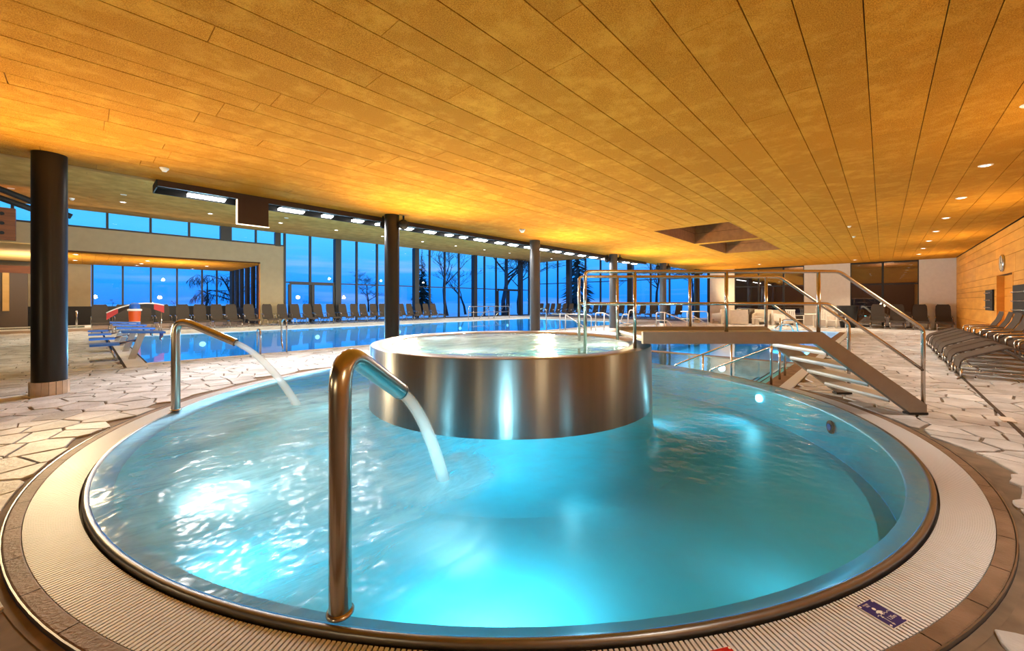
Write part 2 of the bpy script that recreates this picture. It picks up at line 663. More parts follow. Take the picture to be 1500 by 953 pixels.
M['tread'] = mat('tread_plate', (.60, .62, .64), .4, metal=.6)
M['poolsteel'] = mat('pool_steel', (.11, .57, .72), .45, metal=.0, var=.05, scale=1.2, spec=.3)
M['pooltile'] = mat('pool_tile', (.22, .62, .80), .5, var=.06, scale=1.0)
M['lane'] = mat('lane_line', (.01, .035, .09), .5)
M['blue_plastic'] = mat('blue_grp', (.02, .13, .55), .4)
M['sling'] = mat('brown_mesh_fabric', (.050, .034, .025), .75, var=.10, scale=40)
M['sling_dark'] = mat('dark_brown_mesh_fabric', (.040, .028, .021), .75, var=.10, scale=40)
M['chrome'] = mat('lounger_tube', (.55, .52, .49), .25, metal=1)
M['white_plastic'] = mat('white_plastic', (.80, .76, .70), .45)
M['white_fur'] = mat('cream_wicker', (.78, .72, .64), .6, var=.05)
M['planter'] = mat('planter_grp', (.022, .022, .025), .4)
M['glass'] = glass('window_glass', (.90, .94, 1))
M['glass_in'] = glass('lounge_glass', (.60, .55, .50), 6.0)
M['snow'] = mat('snow', (.55, .66, .82), .9, var=.1, scale=.4)
M['bark'] = mat('bark', (.012, .010, .014), .9)
M['leaf'] = mat('dark_foliage', (.012, .022, .018), .9)
M['glulam'] = mat('glulam', (.14, .035, .008), .55, col2=(.22, .06, .013), scale=2, stretch=(.4, 1, 6))
M['paleply'] = mat('pale_ply', (.66, .40, .13), .7, col2=(.74, .46, .17), scale=1.5, stretch=(.5, 2, 2))
M['dial'] = mat('clock_dial', (.42, .36, .29), .5)
M['backwall'] = mat('dark_plaster', (.12, .10, .09), .8)
M['greywall'] = mat('brown_grey_wall', (.13, .10, .085), .8)
M['orange'] = mat('orange_plastic', (.85, .11, .01), .45)
M['red'] = mat('red_plastic', (.62, .02, .012), .45)
M['signblue'] = mat('sign_blue', (.018, .018, .16), .4)
M['signred'] = mat('sign_red', (.50, .010, .012), .4)
M['signwhite'] = mat('sign_white', (.85, .83, .80), .45)
M['lamp_on'] = emit('lit_diffuser', (1, .93, .8), 8)
M['flood_on'] = emit('lit_flood', (1, .96, .9), 12)
M['uw_on'] = emit('lit_lens', (.75, .97, 1), 2.5)
M['off_glass'] = mat('unlit_lens', (.45, .40, .33), .3)
M['doorpanel'] = mat('door_orange', (.70, .26, .02), .5, var=.04)
M['lounge_wall'] = mat('lounge_wall', (.16, .085, .045), .8)
M['lounge_blue'] = mat('lounge_blue', (.03, .07, .35), .6)
M['lip'] = mat('lip_steel', (.10, .34, .56), .32, metal=.35)
M['tubinner'] = mat('tub_inner_steel', (.50, .60, .58), .45)
M['columngrey'] = mat('column_paint_grey', (.065, .065, .066), .4, metal=.1)
M['edge_glow'] = emit('lit_edge', (1, .8, .55), 2.2)  # emission stands in for light caught on the hanging panel's edges
M['railwhite'] = mat('pale_rail', (.80, .76, .70), .35, metal=.4)

# ------------------------------------------------------------------ floor of crazy paving
CIRC_R = 5.185
HOLES = [(.66, 28.72, 13.3, 25.0), (7.6, 26.7, 1.17, 8.7)]


def fill2d(name, outer, holes, z, mtl, parent=None):
    cu = bpy.data.curves.new(name, 'CURVE')
    cu.dimensions = '2D'
    cu.fill_mode = 'BOTH'
    for pl in [outer] + holes:
        sp = cu.splines.new('POLY')
        sp.points.add(len(pl) - 1)
        for q, p in zip(sp.points, pl):
            q.co = (p[0], p[1], 0, 1)
        sp.use_cyclic_u = True
    tmp = bpy.data.objects.new(name, cu)
    COL.objects.link(tmp)
    dg = bpy.context.evaluated_depsgraph_get()
    me = bpy.data.meshes.new_from_object(tmp.evaluated_get(dg))
    bpy.data.objects.remove(tmp)
    bpy.data.curves.remove(cu)
    me.materials.clear()
    me.materials.append(mtl)
    o = bpy.data.objects.new(name, me)
    o.location.z = z
    COL.objects.link(o)
    if parent:
        o.parent = parent
    return o


def rect(a, b, c, d):
    return [(a, c), (b, c), (b, d), (a, d)]


def in_circle(x, y, r=CIRC_R):
    return (x - PC[0]) ** 2 + (y - PC[1]) ** 2 < r * r


# outline of the round pool joined to the stepped pool beside it
ang_lo = math.asin((HOLES[1][2] - PC[1]) / CIRC_R)
ang_hi = math.asin((HOLES[1][3] - PC[1]) / CIRC_R)
arc = [(PC[0] + CIRC_R * cos(a), PC[1] + CIRC_R * sin(a)) for a in [ang_hi + (2 * pi + ang_lo - ang_hi) * i / 96 for i in range(97)]]
joined = arc + [(HOLES[1][1], HOLES[1][2]), (HOLES[1][1], HOLES[1][3])]
floor = fill2d('floor', [(-7, -3), (33, -3), (38, -3), (38, 31), (8.6, 31), (8.6, 40), (-7, 40)],
               [rect(*HOLES[0]), joined], -.022, M['grout'])
floor['kind'] = 'structure'


def clip(poly, nx, ny, d):
    """keep the part of poly where nx*x + ny*y <= d"""
    out = []
    n = len(poly)
    for i in range(n):
        a, b = poly[i], poly[(i + 1) % n]
        da, db = nx * a[0] + ny * a[1] - d, nx * b[0] + ny * b[1] - d
        if da <= 0:
            out.append(a)
        if (da < 0 < db) or (db < 0 < da):
            t = da / (da - db)
            out.append((a[0] + (b[0] - a[0]) * t, a[1] + (b[1] - a[1]) * t))
    return out


def in_view(x, y, m=1.42):
    Y = FC * x + FS * y
    X = FS * x - FC * y
    return Y > .9 and abs(X) < m * Y + 1.0


G = .37
seeds = {}
for i in range(-20, 100):
    for j in range(-12, 100):
        seeds[i, j] = ((i + .5 + R.uniform(-.46, .46)) * G + (j % 2) * .2, (j + .5 + R.uniform(-.46, .46)) * G)
stones = []
for (i, j), (sx, sy) in seeds.items():
    if not (-6.9 < sx < 32.9 and -2.95 < sy < 30.9) or not in_view(sx, sy):
        continue
    if in_circle(sx, sy, CIRC_R + .03) or any(h[0] < sx < h[1] and h[2] < sy < h[3] for h in HOLES):
        continue
    poly = [(sx - 1, sy - 1), (sx + 1, sy - 1), (sx + 1, sy + 1), (sx - 1, sy + 1)]
    joint = R.uniform(.006, .0155)
    for di in range(-2, 3):
        for dj in range(-2, 3):
            if di or dj:
                q = seeds.get((i + di, j + dj))
                if q:
                    dx, dy = q[0] - sx, q[1] - sy
                    L = sqrt(dx * dx + dy * dy)
                    poly = clip(poly, dx / L, dy / L, (dx * (sx + q[0]) + dy * (sy + q[1])) / 2 / L - joint)
    poly = clip(poly, 0, -1, 2.99)
    for h in HOLES:
        opts = [(h[0] - sx, (1, 0, h[0] - .01)), (sx - h[1], (-1, 0, -h[1] - .01)), (h[2] - sy, (0, 1, h[2] - .01)), (sy - h[3], (0, -1, -h[3] - .01))]
        o_ = max(opts)[1]
        if len(poly) > 2:
            poly = clip(poly, *o_)
    if len(poly) < 3:
        continue
    # roughen the outline, keep clear of the round pool
    fine = []
    n = len(poly)
    for k in range(n):
        a, b = poly[k], poly[(k + 1) % n]
        L = math.hypot(b[0] - a[0], b[1] - a[1])
        if L < .02:
            continue
        st = 2 if L > .18 else 1
        near = math.hypot(a[0] - PC[0], a[1] - PC[1]) < CIRC_R + .5
        if near and L > .1:
            st = max(2, int(L / .08))
        for q in range(st):
            t = q / st
            p = [a[0] + (b[0] - a[0]) * t, a[1] + (b[1] - a[1]) * t]
            if q:
                p[0] += (sx - p[0]) * R.uniform(0, .045)
                p[1] += (sy - p[1]) * R.uniform(0, .045)
            dd = math.hypot(p[0] - PC[0], p[1] - PC[1])
            if dd < CIRC_R + .012:
                f = (CIRC_R + .012) / dd
                p = [PC[0] + (p[0] - PC[0]) * f, PC[1] + (p[1] - PC[1]) * f]
            fine.append(tuple(p))
    if len(fine) < 3:
        continue
    area = abs(sum(fine[k - 1][0] * fine[k][1] - fine[k][0] * fine[k - 1][1] for k in range(len(fine)))) / 2
    if area < .01:
        continue
    Y = FC * sx + FS * sy
    X = FS * sx - FC * sy
    vis = abs(X) < 1.30 * Y and Y > 1.75
    stones.append((area / Y ** 3 if vis else 0, fine, (sx, sy)))
stones.sort(key=lambda q: -q[0])


def stone_into(mb, fine, c, origin=(0, 0)):
    n = len(fine)
    zt = R.uniform(-.003, .004)
    k = .035
    vs = [(p[0] - origin[0], p[1] - origin[1], -.022) for p in fine]
    vs += [(p[0] - origin[0], p[1] - origin[1], zt - .006) for p in fine]
    vs += [(p[0] + (c[0] - p[0]) * k - origin[0], p[1] + (c[1] - p[1]) * k - origin[1], zt) for p in fine]
    fs = []
    for r_ in (0, 1):
        fs += [(r_ * n + i, r_ * n + (i + 1) % n, (r_ + 1) * n + (i + 1) % n, (r_ + 1) * n + i) for i in range(n)]
    fs.append(tuple(2 * n + i for i in range(n)))
    mb.tone = R.random()
    mb.add(vs, fs)


for k, (w, fine, c) in enumerate(stones[:300]):
    mb = MB()
    stone_into(mb, fine, c)
    o = mb.build('stone', M['stone'], floor)
    o.matrix_parent_inverse = Matrix.Translation((0, 0, .022))
rest = MB()
for w, fine, c in stones[300:]:
    stone_into(rest, fine, c)
o = rest.build('paving_stones', M['stone'], floor, kind='stuff')
o.matrix_parent_inverse = Matrix.Translation((0, 0, .022))
# drain slot in the floor along the loungers
mb = MB()
for a, b in ((3.2, 8.05), (8.35, 14.2), (14.5, 20.6)):
    mb.b2((a, -1.205, -.02), (b, -1.165, .007))
tag(mb.build('floor_drain', M['channel']), 'narrow dark drain slot in the stone floor beside the orange wall loungers', 'drain')
mb = MB().b2((8.06, -1.25, -.02), (8.34, -1.12, .008))
tag(mb.build('drain_cover', M['coping']), 'short pale cover plate set in the dark floor drain slot', 'drain cover')

# ------------------------------------------------------------------ round pool
RP = tag(struct('round_pool'), 'round steel rimmed pool with white ribbed overflow grate and brown stone border', 'pool')
RP.location = (PC[0], PC[1], 0)
R_IN = 4.75
ZW = .03
MB().lathe([(R_IN - .005, ZW - .006), (R_IN - .13, -.035), (R_IN - .14, -.06)], 128).build('overflow_lip', M['lip'], RP)
mb = MB().lathe([(R_IN - .14, -.06), (R_IN - .14, -.60)], 128)
mb.build('basin_wall', M['poolsteel'], RP)
mb = MB().lathe([(R_IN - .14, -.60), (0.02, -.60)], 96)
mb.build('basin_floor', M['poolsteel'], RP)
prof = [(R_IN - .006, .02)] + [(R_IN + .016 + .022 * cos(a), .014 + .019 * sin(a)) for a in [pi * (1 - i / 8) for i in range(9)]] + [(R_IN + .039, -.06)]
MB().lathe(prof, 160).build('rim', M['rimsteel'], RP)
# overflow grate: separate ribs over a dark gutter; open where the stepped pool adjoins
A0, A1 = ang_hi + .02, 2 * pi + ang_lo - .015
MB().lathe([(R_IN + .03, -.035), (5.22, -.035)], 160, a0=A0, a1=A1, smooth=False).build('gutter', M['channel'], RP)
G0, G1 = R_IN + .052, 5.062
mb = MB()
nrib = int((A1 - A0) * 4.83 / .0255)
for i in range(nrib):
    a = A0 + (A1 - A0) * (i + .5) / nrib
    mb.box(((G0 + G1) / 2 * cos(a), (G0 + G1) / 2 * sin(a), -.006), (G1 - G0, .0165, .014), a)
mb.build('grate_ribs', M['grate'], RP, kind='stuff')
# brown stone border, piece by piece
nb = 46
for i in range(nb):
    a0 = A0 + (A1 - A0) * i / nb + .0008
    a1 = A0 + (A1 - A0) * (i + 1) / nb - .0008
    MB().lathe([(5.066, -.03), (5.066, .001), (5.072, .004), (5.136, .004), (5.142, .001), (5.142, -.03)], 6, a0=a0, a1=a1, smooth=False).build('border_stone', M['band'], RP)
MB().lathe([(5.146, -.03), (5.146, .006), (5.154, .006), (5.154, -.03)], 128, a0=A0, a1=A1, smooth=False).build('edge_strip', M['rimsteel'], RP)
MB().lathe([(5.156, -.018), (5.20, -.018)], 128, a0=A0, a1=A1, smooth=False).build('mortar_joint', M['grout'], RP)
# water
JET1 = (2.1 - PC[0], 6.25 - PC[1])
JET2 = (2.13 - PC[0], 2.85 - PC[1])
M['water_round'] = water('round_pool_water', absorb=(.02, .68, .80), density=.42, wave=.45, wscale=2.6, rough=.20,
                         foam=[(JET1[0] + .2, JET1[1] - .1, 2.0, 1.5, .75), (JET2[0], JET2[1], .6, .6, 1.0), (-2.66, .5, 1.9, 1.9, .85), (-3.8, -1.2, 1.6, 1.9, .55), (-3.4, .3, 2.2, 2.6, .35), (-2.3, -.9, 1.0, 1.3, .45)], foam_amt=.85, fcol=(.78, .93, .93))
mb = MB().disc((0, 0), R_IN - .004, 0, 160)
o = mb.build('pool_water', M['water_round'])
o.location = (PC[0], PC[1], ZW)
tag(o, 'turquoise glowing water with white foam in the round pool', 'water', kind='stuff')
# underwater lenses and wall nozzles
for ang, big in ((190, 1), (221, 1), (252, 1), (322, 1)):
    a = radians(ang)
    mb = MB()
    ax = Vector((cos(a), sin(a), 0))
    c0 = ax * (R_IN - .15)
    c1 = ax * (R_IN - .19)
    mb.tube([(c0.x, c0.y, -.22), (c1.x, c1.y, -.22)], .07, 20)
    l = mb.build('underwater_light', M['uw_on'], RP)

a = radians(301)
ax = Vector((cos(a), sin(a), 0))
c0, c1 = ax * (R_IN - .15), ax * (R_IN - .17)
nz_ = MB().tube([(c0.x, c0.y, -.22), (c1.x, c1.y, -.22)], .09, 20).build('massage_nozzle', M['channel'], RP)
c0, c1 = ax * (R_IN - .17), ax * (R_IN - .185)
MB().tube([(c0.x, c0.y, -.22), (c1.x, c1.y, -.22)], .045, 16).build('nozzle_insert', M['blue_plastic'], nz_)

# ------------------------------------------------------------------ whirlpool tub in the middle
tub = thing('whirlpool_tub', 'raised round brushed steel whirlpool tub standing in the round pool', 'tub', (PC[0], PC[1], -.60))
RT, RTI, ZT = 2.19, 1.86, .91 + .60
MB().lathe([(RT + .42, 0), (RT + .27, .02), (RT + .12, .09), (RT + .045, .20), (RT + .012, .36), (RT + .005, .63)], 128).build('lower_shell', M['poolsteel'], tub)
MB().lathe([(RT + .005, .63), (RT - .01, ZT - .02), (RT - .018, ZT - .006)], 128).build('shell', M['tubsteel'], tub)
MB().lathe([(RT - .018, ZT - .006), (RT - .04, ZT), (RTI + .03, ZT - .012), (RTI, ZT - .03), (RTI, ZT - .12)], 128).build('rim', M['rimsteel'], tub)
MB().lathe([(RTI, ZT - .12), (RTI, ZT - .55), (1.45, ZT - .55), (1.45, ZT - .88), (.02, ZT - .88)], 96, smooth=False).build('inner_shell', M['tubinner'], tub)
M['water_tub'] = water('whirlpool_water', absorb=(.45, .82, .78), density=.30, wave=.45, wscale=3.5, rough=.16,
                       foam=[(-.2, .3, 2.2, 1.8, 1.0), (.7, -.7, 1.5, 1.2, .9)], foam_amt=.9, fcol=(.86, .90, .87))
o = MB().disc((0, 0), RTI - .002, 0, 96).build('whirlpool_water', M['water_tub'])
o.location = (PC[0], PC[1], .888)
tag(o, 'pale bubbling water filling the raised steel whirlpool tub', 'water', kind='stuff')

# ------------------------------------------------------------------ stepped pool beside the round pool
SP = tag(struct('stepped_pool'), 'blue stepped pool with underwater stairs behind the footbridge', 'pool')
ZS = -.03
mb = MB()
mb.b2((7.0, 1.17, -1.2), (26.7, 8.7, -1.0))
mb.b2((26.5, 1.17, -1.0), (26.75, 8.75, -.03))
mb.b2((7.0, 8.55, -1.0), (26.75, 8.75, -.03))
mb.b2((8.62, 1.3, -1.0), (26.7, 1.6, -.04))
mb.build('basin', M['pooltile'], SP)
for k, (z, m_) in enumerate(((-.14, 'tread'), (-.30, 'tread'), (-.46, 'tread'), (-.62, 'tread'))):
    MB().b2((9.2, 1.6 + .28 * k, -1), (12.2, 1.86 + .28 * k, z)).build('step', M['poolsteel'], SP)
    MB().b2((9.2, 1.86 + .28 * k, -1), (12.2, 1.885 + .28 * k, z + .005)).build('step_edge', M['lane'], SP)
MB().b2((12.2, 1.6, -1), (12.45, 8.6, -.012)).build('dividing_wall', M['band'], SP)
MB().b2((8.50, 1.375, -.06), (26.7, 1.62, -.004)).build('edge_stone', M['band'], SP)
mb = MB()
for i in range(int((26.7 - 8.2) / .05)):
    mb.b2((8.2 + i * .05, 1.18, -.02), (8.2 + i * .05 + .038, 1.37, .002))
mb.build('grate_strip', M['grate'], SP, kind='stuff')
MB().b2((8.2, 1.17, -.05), (26.7, 1.375, -.018)).build('gutter', M['channel'], SP)
MB().b2((26.5, 1.17, -.04), (26.75, 8.75, .004)).build('coping', M['coping'], SP)
MB().b2((7.6, 8.52, -.04), (26.75, 8.75, .004)).build('coping', M['coping'], SP)
M['water_step'] = water('stepped_pool_water', absorb=(.12, .66, .92), density=.22, wave=.04, wscale=2.0, rough=.03)
a_h = [radians(-37.0) + radians(92) * i / 24 for i in range(25)]
poly = [(PC[0] + 4.79 * cos(a), PC[1] + 4.79 * sin(a)) for a in a_h]
poly = [p for p in poly if 1.6 <= p[1] <= 8.52]
wp = [(26.5, 1.6), (26.5, 8.52)] + poly[::-1]
bm = MB().add([(p[0], p[1], ZS) for p in wp], [tuple(range(len(wp)))])
o = bm.build('stepped_pool_water', M['water_step'])
tag(o, 'still blue water of the stepped pool behind the footbridge', 'water', kind='stuff')
mb = MB().tube([(12.19, 3.3, -.32), (12.16, 3.3, -.32)], .09, 18)
mb.build('underwater_light', M['uw_on'], SP)


def rail_thing(name, label, cat, runs, r=.022, loc=(0, 0, 0), rz=0, group=None, m='rail', part='rail', fil=.1):
    t = thing(name, label, cat, loc, rz, group)
    for k, (pname, pts) in enumerate(runs):
        MB().tube(fillet(pts, fil) if len(pts) > 2 else pts, r if pname != 'post' else r * .95, 8).build(pname, M[m], t)
    return t


rail_thing('handrail', 'steel stair handrail dipping into the stepped pool, second post close to the round pool rim', 'handrail',
           [('rail', [(8.60, 1.50, -.004), (8.60, 1.50, .72), (9.45, 1.5, .70), (9.80, 2.9, -.02), (9.80, 3.0, -.3)]), ('post', [(9.42, 1.5, -.004), (9.42, 1.5, .70)])])
rail_thing('handrail', 'steel handrail crossing the water of the stepped pool under the footbridge beam', 'handrail',
           [('rail', [(10.0, 1.5, -.004), (10.0, 1.5, .86), (9.95, 2.1, .80), (9.92, 3.75, -.02), (9.92, 3.9, -.3)]), ('post', [(9.95, 2.5, -.4), (9.95, 2.5, .60)]), ('post', [(9.93, 3.1, -.6), (9.93, 3.1, .30)])])

# ------------------------------------------------------------------ swimming pool
MP = tag(struct('swimming_pool'), 'long blue rectangular swimming pool with starting blocks at its end', 'pool')

mb = MB()
mb.b2((.9, 13.3, -1.8), (28.7, 25, -1.6))
mb.b2((.85, 13.3, -1.6), (1.06, 25, -.03))
mb.b2((28.5, 13.3, -1.6), (28.72, 25, -.03))
mb.b2((.85, 13.3, -1.6), (28.7, 13.5, -.03))
mb.b2((.85, 24.8, -1.6), (28.7, 25.0, -.03))
mb.build('basin', M['pooltile'], MP)
for k in range(5):
    v = 14.6 + k * 2.27
    MB().b2((2.5, v - .09, -1.6), (27, v + .09, -1.592)).build('lane_line', M['lane'], MP)
    MB().b2((1.061, v - .13, -1.3), (1.068, v + .13, -.35)).build('lane_line', M['lane'], MP)
for k in range(9):
    v = 12.92 + k * 1.34
    MB().b2((.67, v, -.03), (1.04, v + 1.33, .012)).build('coping_slab', M['coping'], MP)
MB().b2((.62, 12.9, -.03), (.67, 25.0, .006)).build('gutter_slot', M['channel'], MP)
MB().b2((1.04, 13.5, -.03), (1.075, 24.8, .010)).build('gutter_slot', M['channel'], MP)
for k in range(14):
    u = 1.04 + k * 1.975
    MB().b2((u, 13.30, -.03), (u + 1.965, 13.5, .010)).build('coping_slab', M['coping'], MP)
    MB().b2((u, 24.8, -.03), (u + 1.965, 25.0, .010)).build('coping_slab', M['coping'], MP)
MB().b2((28.5, 13.3, -.03), (28.75, 25.0, .010)).build('coping', M['coping'], MP)
M['water_main'] = water('swimming_pool_water', absorb=(.05, .60, .92), density=.16, wave=.03, wscale=1.2, rough=.02)
bm = MB().add([(1.06, 13.5, -.02), (28.5, 13.5, -.02), (28.5, 24.8, -.02), (1.06, 24.8, -.02)], [(0, 1, 2, 3)])
tag(bm.build('swimming_pool_water', M['water_main']), 'calm blue water of the long swimming pool with lane lines', 'water', kind='stuff')
for fx in (4, 9.5, 15, 20.5, 26):
    MB().tube([(fx, 24.79, -.55), (fx, 24.75, -.55)], .13, 18).build('underwater_light', M['uw_on'], MP)

# ------------------------------------------------------------------ ceilings
low = MB()
HC = [(13.5, 17.6, 3.47, 5.82), (18.0, 22.15, 3.47, 5.82)]


def slab(mb, u0, u1, v0, v1, z0, z1, holes):
    us = sorted({u0, u1, *[h[0] for h in holes], *[h[1] for h in holes]})
    vs = sorted({v0, v1, *[h[2] for h in holes], *[h[3] for h in holes]})
    for a, b in zip(us, us[1:]):
        for c, d in zip(vs, vs[1:]):
            mu, mv = (a + b) / 2, (c + d) / 2
            if not any(h[0] < mu < h[1] and h[2] < mv < h[3] for h in holes):
                mb.b2((a, c, z0), (b, d, z1))


slab(low, -7, 33.2, -3.2, 10.9, ZC + .03, ZC + .22, HC)
CE = struct('ceiling', low, M['ceil_gap'])
wid = [.53, .43, .32]
rows = []
v = 2.147 - 1.275 * 4
k = 0
# joint lines fall at 2.147, 1.82, 1.393, 1.077 ... so cycle .32, .43, .53 downwards
lines = [2.147]
cyc = [.327, .427, .521]
i = 0
while lines[-1] > -3:
    lines.append(lines[-1] - cyc[i % 3])
    i += 1
up = [2.147]
cyc2 = [.521, .427, .327]
i = 0
while up[-1] < 10.7:
    up.append(up[-1] + cyc2[i % 3])
    i += 1
lines = sorted(set(lines + up))
lines = [max(-3.0, min(10.7, q)) for q in lines]
planks = []
for a, b in zip(lines, lines[1:]):
    if b - a < .05:
        continue
    u = -2.2 - R.uniform(0, 2.4)
    while u < 33:
        L = 2.45
        pieces = [(max(u, -3), min(u + L, 33), a, b)]
        for h in HC:
            nxt = []
            for (p, q, c, d) in pieces:
                if q <= h[0] or p >= h[1] or d <= h[2] or c >= h[3]:
                    nxt.append((p, q, c, d))
                    continue
                if p < h[0]:
                    nxt.append((p, h[0], c, d))
                if q > h[1]:
                    nxt.append((h[1], q, c, d))
                p2, q2 = max(p, h[0]), min(q, h[1])
                if c < h[2]:
                    nxt.append((p2, q2, c, h[2]))
                if d > h[3]:
                    nxt.append((p2, q2, h[3], d))
            pieces = nxt
        for pc in pieces:
            if pc[1] - pc[0] > .03 and pc[3] - pc[2] > .03:
                mu, mv = (pc[0] + pc[1]) / 2, (pc[2] + pc[3]) / 2
                Y = FC * mu + FS * mv
                planks.append((Y if Y > 1.5 else 99 - Y, pc))
        u += L
planks.sort(key=lambda q: q[0])


def plank_into(mb, pc):
    g = .0042
    ge = .0042 if R.random() < .3 else .0016
    dz = R.uniform(0, .0025)
    a, b, c, d = pc[0] + ge, pc[1] - ge, pc[2] + g, pc[3] - g
    z0, z1, bv = ZC + dz, ZC + .03, .003
    vs = [(a, c, z1), (b, c, z1), (b, d, z1), (a, d, z1), (a, c, z0 + bv), (b, c, z0 + bv), (b, d, z0 + bv), (a, d, z0 + bv),
          (a + bv * .4, c + bv, z0), (b - bv * .4, c + bv, z0), (b - bv * .4, d - bv, z0), (a + bv * .4, d - bv, z0)]
    fs = [(11, 10, 9, 8)]
    for r_ in (0, 4):
        fs += [(r_ + 4 + i, r_ + 4 + (i + 1) % 4, r_ + (i + 1) % 4, r_ + i) for i in range(4)]
    mb.tone = R.random()
    mb.add(vs, fs)


for _, pc in planks[:300]:
    mb = MB()
    plank_into(mb, pc)
    mb.build('plank', M['woodwool'], CE)
mb = MB()
for _, pc in planks[300:]:
    plank_into(mb, pc)
mb.build('ceiling_planks', M['woodwool'], CE, kind='stuff')
# roof light wells in the low ceiling
for h in HC:
    mb = MB()
    t = .03
    zt = ZC + 1.0
    mb.b2((h[0] - t, h[2] - t, ZC + .005), (h[0] + .002, h[3] + t, zt))
    mb.b2((h[1] - .002, h[2] - t, ZC + .005), (h[1] + t, h[3] + t, zt))
    mb.b2((h[0], h[2] - t, ZC + .005), (h[1], h[2] + .002, zt))
    mb.b2((h[0], h[3] - .002, ZC + .005), (h[1], h[3] + t, zt))
    o = mb.build('roof_light_well', M['coffer'], CE)
    mb = MB()
    for zz in (ZC + .42, ZC + .80):
        mb.b2((h[1] - .006, h[2], zz), (h[1] - .001, h[3], zz + .012))
        mb.b2((h[0], h[3] - .006, zz), (h[1], h[3] - .001, zz + .012))
    mb.build('panel_joint', M['ceil_gap'], o)
    MB().b2((h[0], h[2], zt), (h[1], h[3], zt + .02)).build('roof_light_pane', M['lounge_blue'], CE)

hi = MB().b2((-7, 10.7, ZH + .03), (38.3, 31.2, ZH + .25))
CH = struct('ceiling_hall', hi, M['ceil_gap'])
mb = MB()
v = 10.9
while v < 31:
    u = -6.9 - R.uniform(0, 4)
    w = R.choice(wid)
    while u < 38:
        mb.tone = R.random()
        mb.b2((max(u, -7) + .004, v + .004, ZH), (min(u + 5, 38) - .004, min(v + w, 31) - .004, ZH + .03))
        u += 5
    v += w
mb.build('ceiling_planks', M['woodwool_dim'], CH, kind='stuff')
struct('trim_1', MB().b2((-7, 10.72, ZC - .0), (33.2, 10.9, ZH)), M['woodwool_dim'])
al = MB().b2((-7, 31.2, 4.16), (8.5, 40.2, 4.4))
CA = struct('ceiling_alcove', al, M['ceil_gap'])
mb = MB()
u = -7
while u < 8.3:
    mb.tone = R.random()
    mb.b2((u + .005, 31.2, 4.12), (min(u + .53, 8.3) - .005, 40, 4.16))
    u += .53
mb.build('ceiling_planks', M['woodwool'], CA, kind='stuff')

# ------------------------------------------------------------------ walls
WR = struct('wall_right', MB().b2((-7, -3.3, -.05), (19.89, -3.035, ZC + .1)).b2((22.35, -3.3, -.05), (33.2, -3.035, ZC + .1)).b2((19.89, -3.3, 2.48), (22.35, -3.035, ZC + .1)), M['wall_gap'])
zl = [0.0, .30, .70, 1.22, 1.74, 1.99, 2.20, 2.48, 3.07, 3.43, 3.75, ZC]
for a, b in zip(zl, zl[1:]):
    u = 9.0 + R.uniform(-2.0, 0)
    while u < 33:
        for p, q in ((max(u, -7), min(u + 3.6, 33)),):
            segs = [(p, q)]
            if b <= 2.49 and q > 19.89 and p < 22.35:
                segs = [s_ for s_ in ((p, min(q, 19.89)), (max(p, 22.35), q)) if s_[1] - s_[0] > .05]
            for s0, s1 in segs:
                MB().b2((s0 + .004, -3.036, a + .006), (s1 - .004, -3.0, b - .006)).build('plank', M['wallboard'], WR)
        u += 3.6
MB().b2((-7, -3.036, 0), (9.0, -3.0, ZC)).build('wall_boarding', M['wallboard'], WR)
D1 = struct('door_1')
for a, b in ((0.02, 1.22), (1.225, 1.74), (1.745, 2.02), (2.025, 2.47)):
    MB().b2((19.95, -3.22, a), (22.3, -3.17, b - .006)).build('door_panel', M['doorpanel'], D1)
MB().b2((19.86, -3.24, 0), (19.95, -2.99, 2.48)).b2((22.3, -3.24, 0), (22.37, -2.99, 2.48)).b2((19.89, -3.3, 0), (22.35, -3.23, 2.48)).build('door_frame', M['wallboard'], D1)

struct('wall_left', MB().b2((-7.2, -3.3, -.05), (-7, 40.3, ZH + .3)), M['backwall'])
# end of the lower hall
WE = struct('wall_end')
for k, (a, b) in enumerate(((8.08, 9.79), (1.5, 3.87), (-3.0, -1.54))):
    MB().b2((33.0, a, 0), (33.2, b, ZC + .05)).build('wall_panel', M['white_wall'], WE)
MB().b2((33.0, 9.79, 0), (38.2, 9.95, ZH)).build('wall_return', M['dark_metal'], WE)
for wn, (a, b, mids, tz) in (('window_1', (3.87, 8.08, (6.53, 5.03), (2.66, 3.68))), ('window_2', (-1.54, 1.5, (0.0,), (2.63,)))):
    wd = struct(wn)
    for m_ in (a, *mids, b):
        MB().b2((33.02, m_ - .05, 0), (33.14, m_ + .05, ZC)).build('mullion', M['dark_metal'], wd)
    ys = sorted((a, *mids, b))
    for y0, y1 in zip(ys, ys[1:]):
        zz = [.02, *tz, ZC - .02]
        for z_ in (*tz, .06, ZC - .05):
            MB().b2((33.03, y0 + .05, z_ - .035), (33.13, y1 - .05, z_ + .035)).build('transom', M['dark_metal'], wd)
        for z0, z1 in zip(zz, zz[1:]):
            MB().b2((33.07, y0 + .05, z0 + .035), (33.09, y1 - .05, z1 - .035)).build('pane', M['glass_in'], wd)
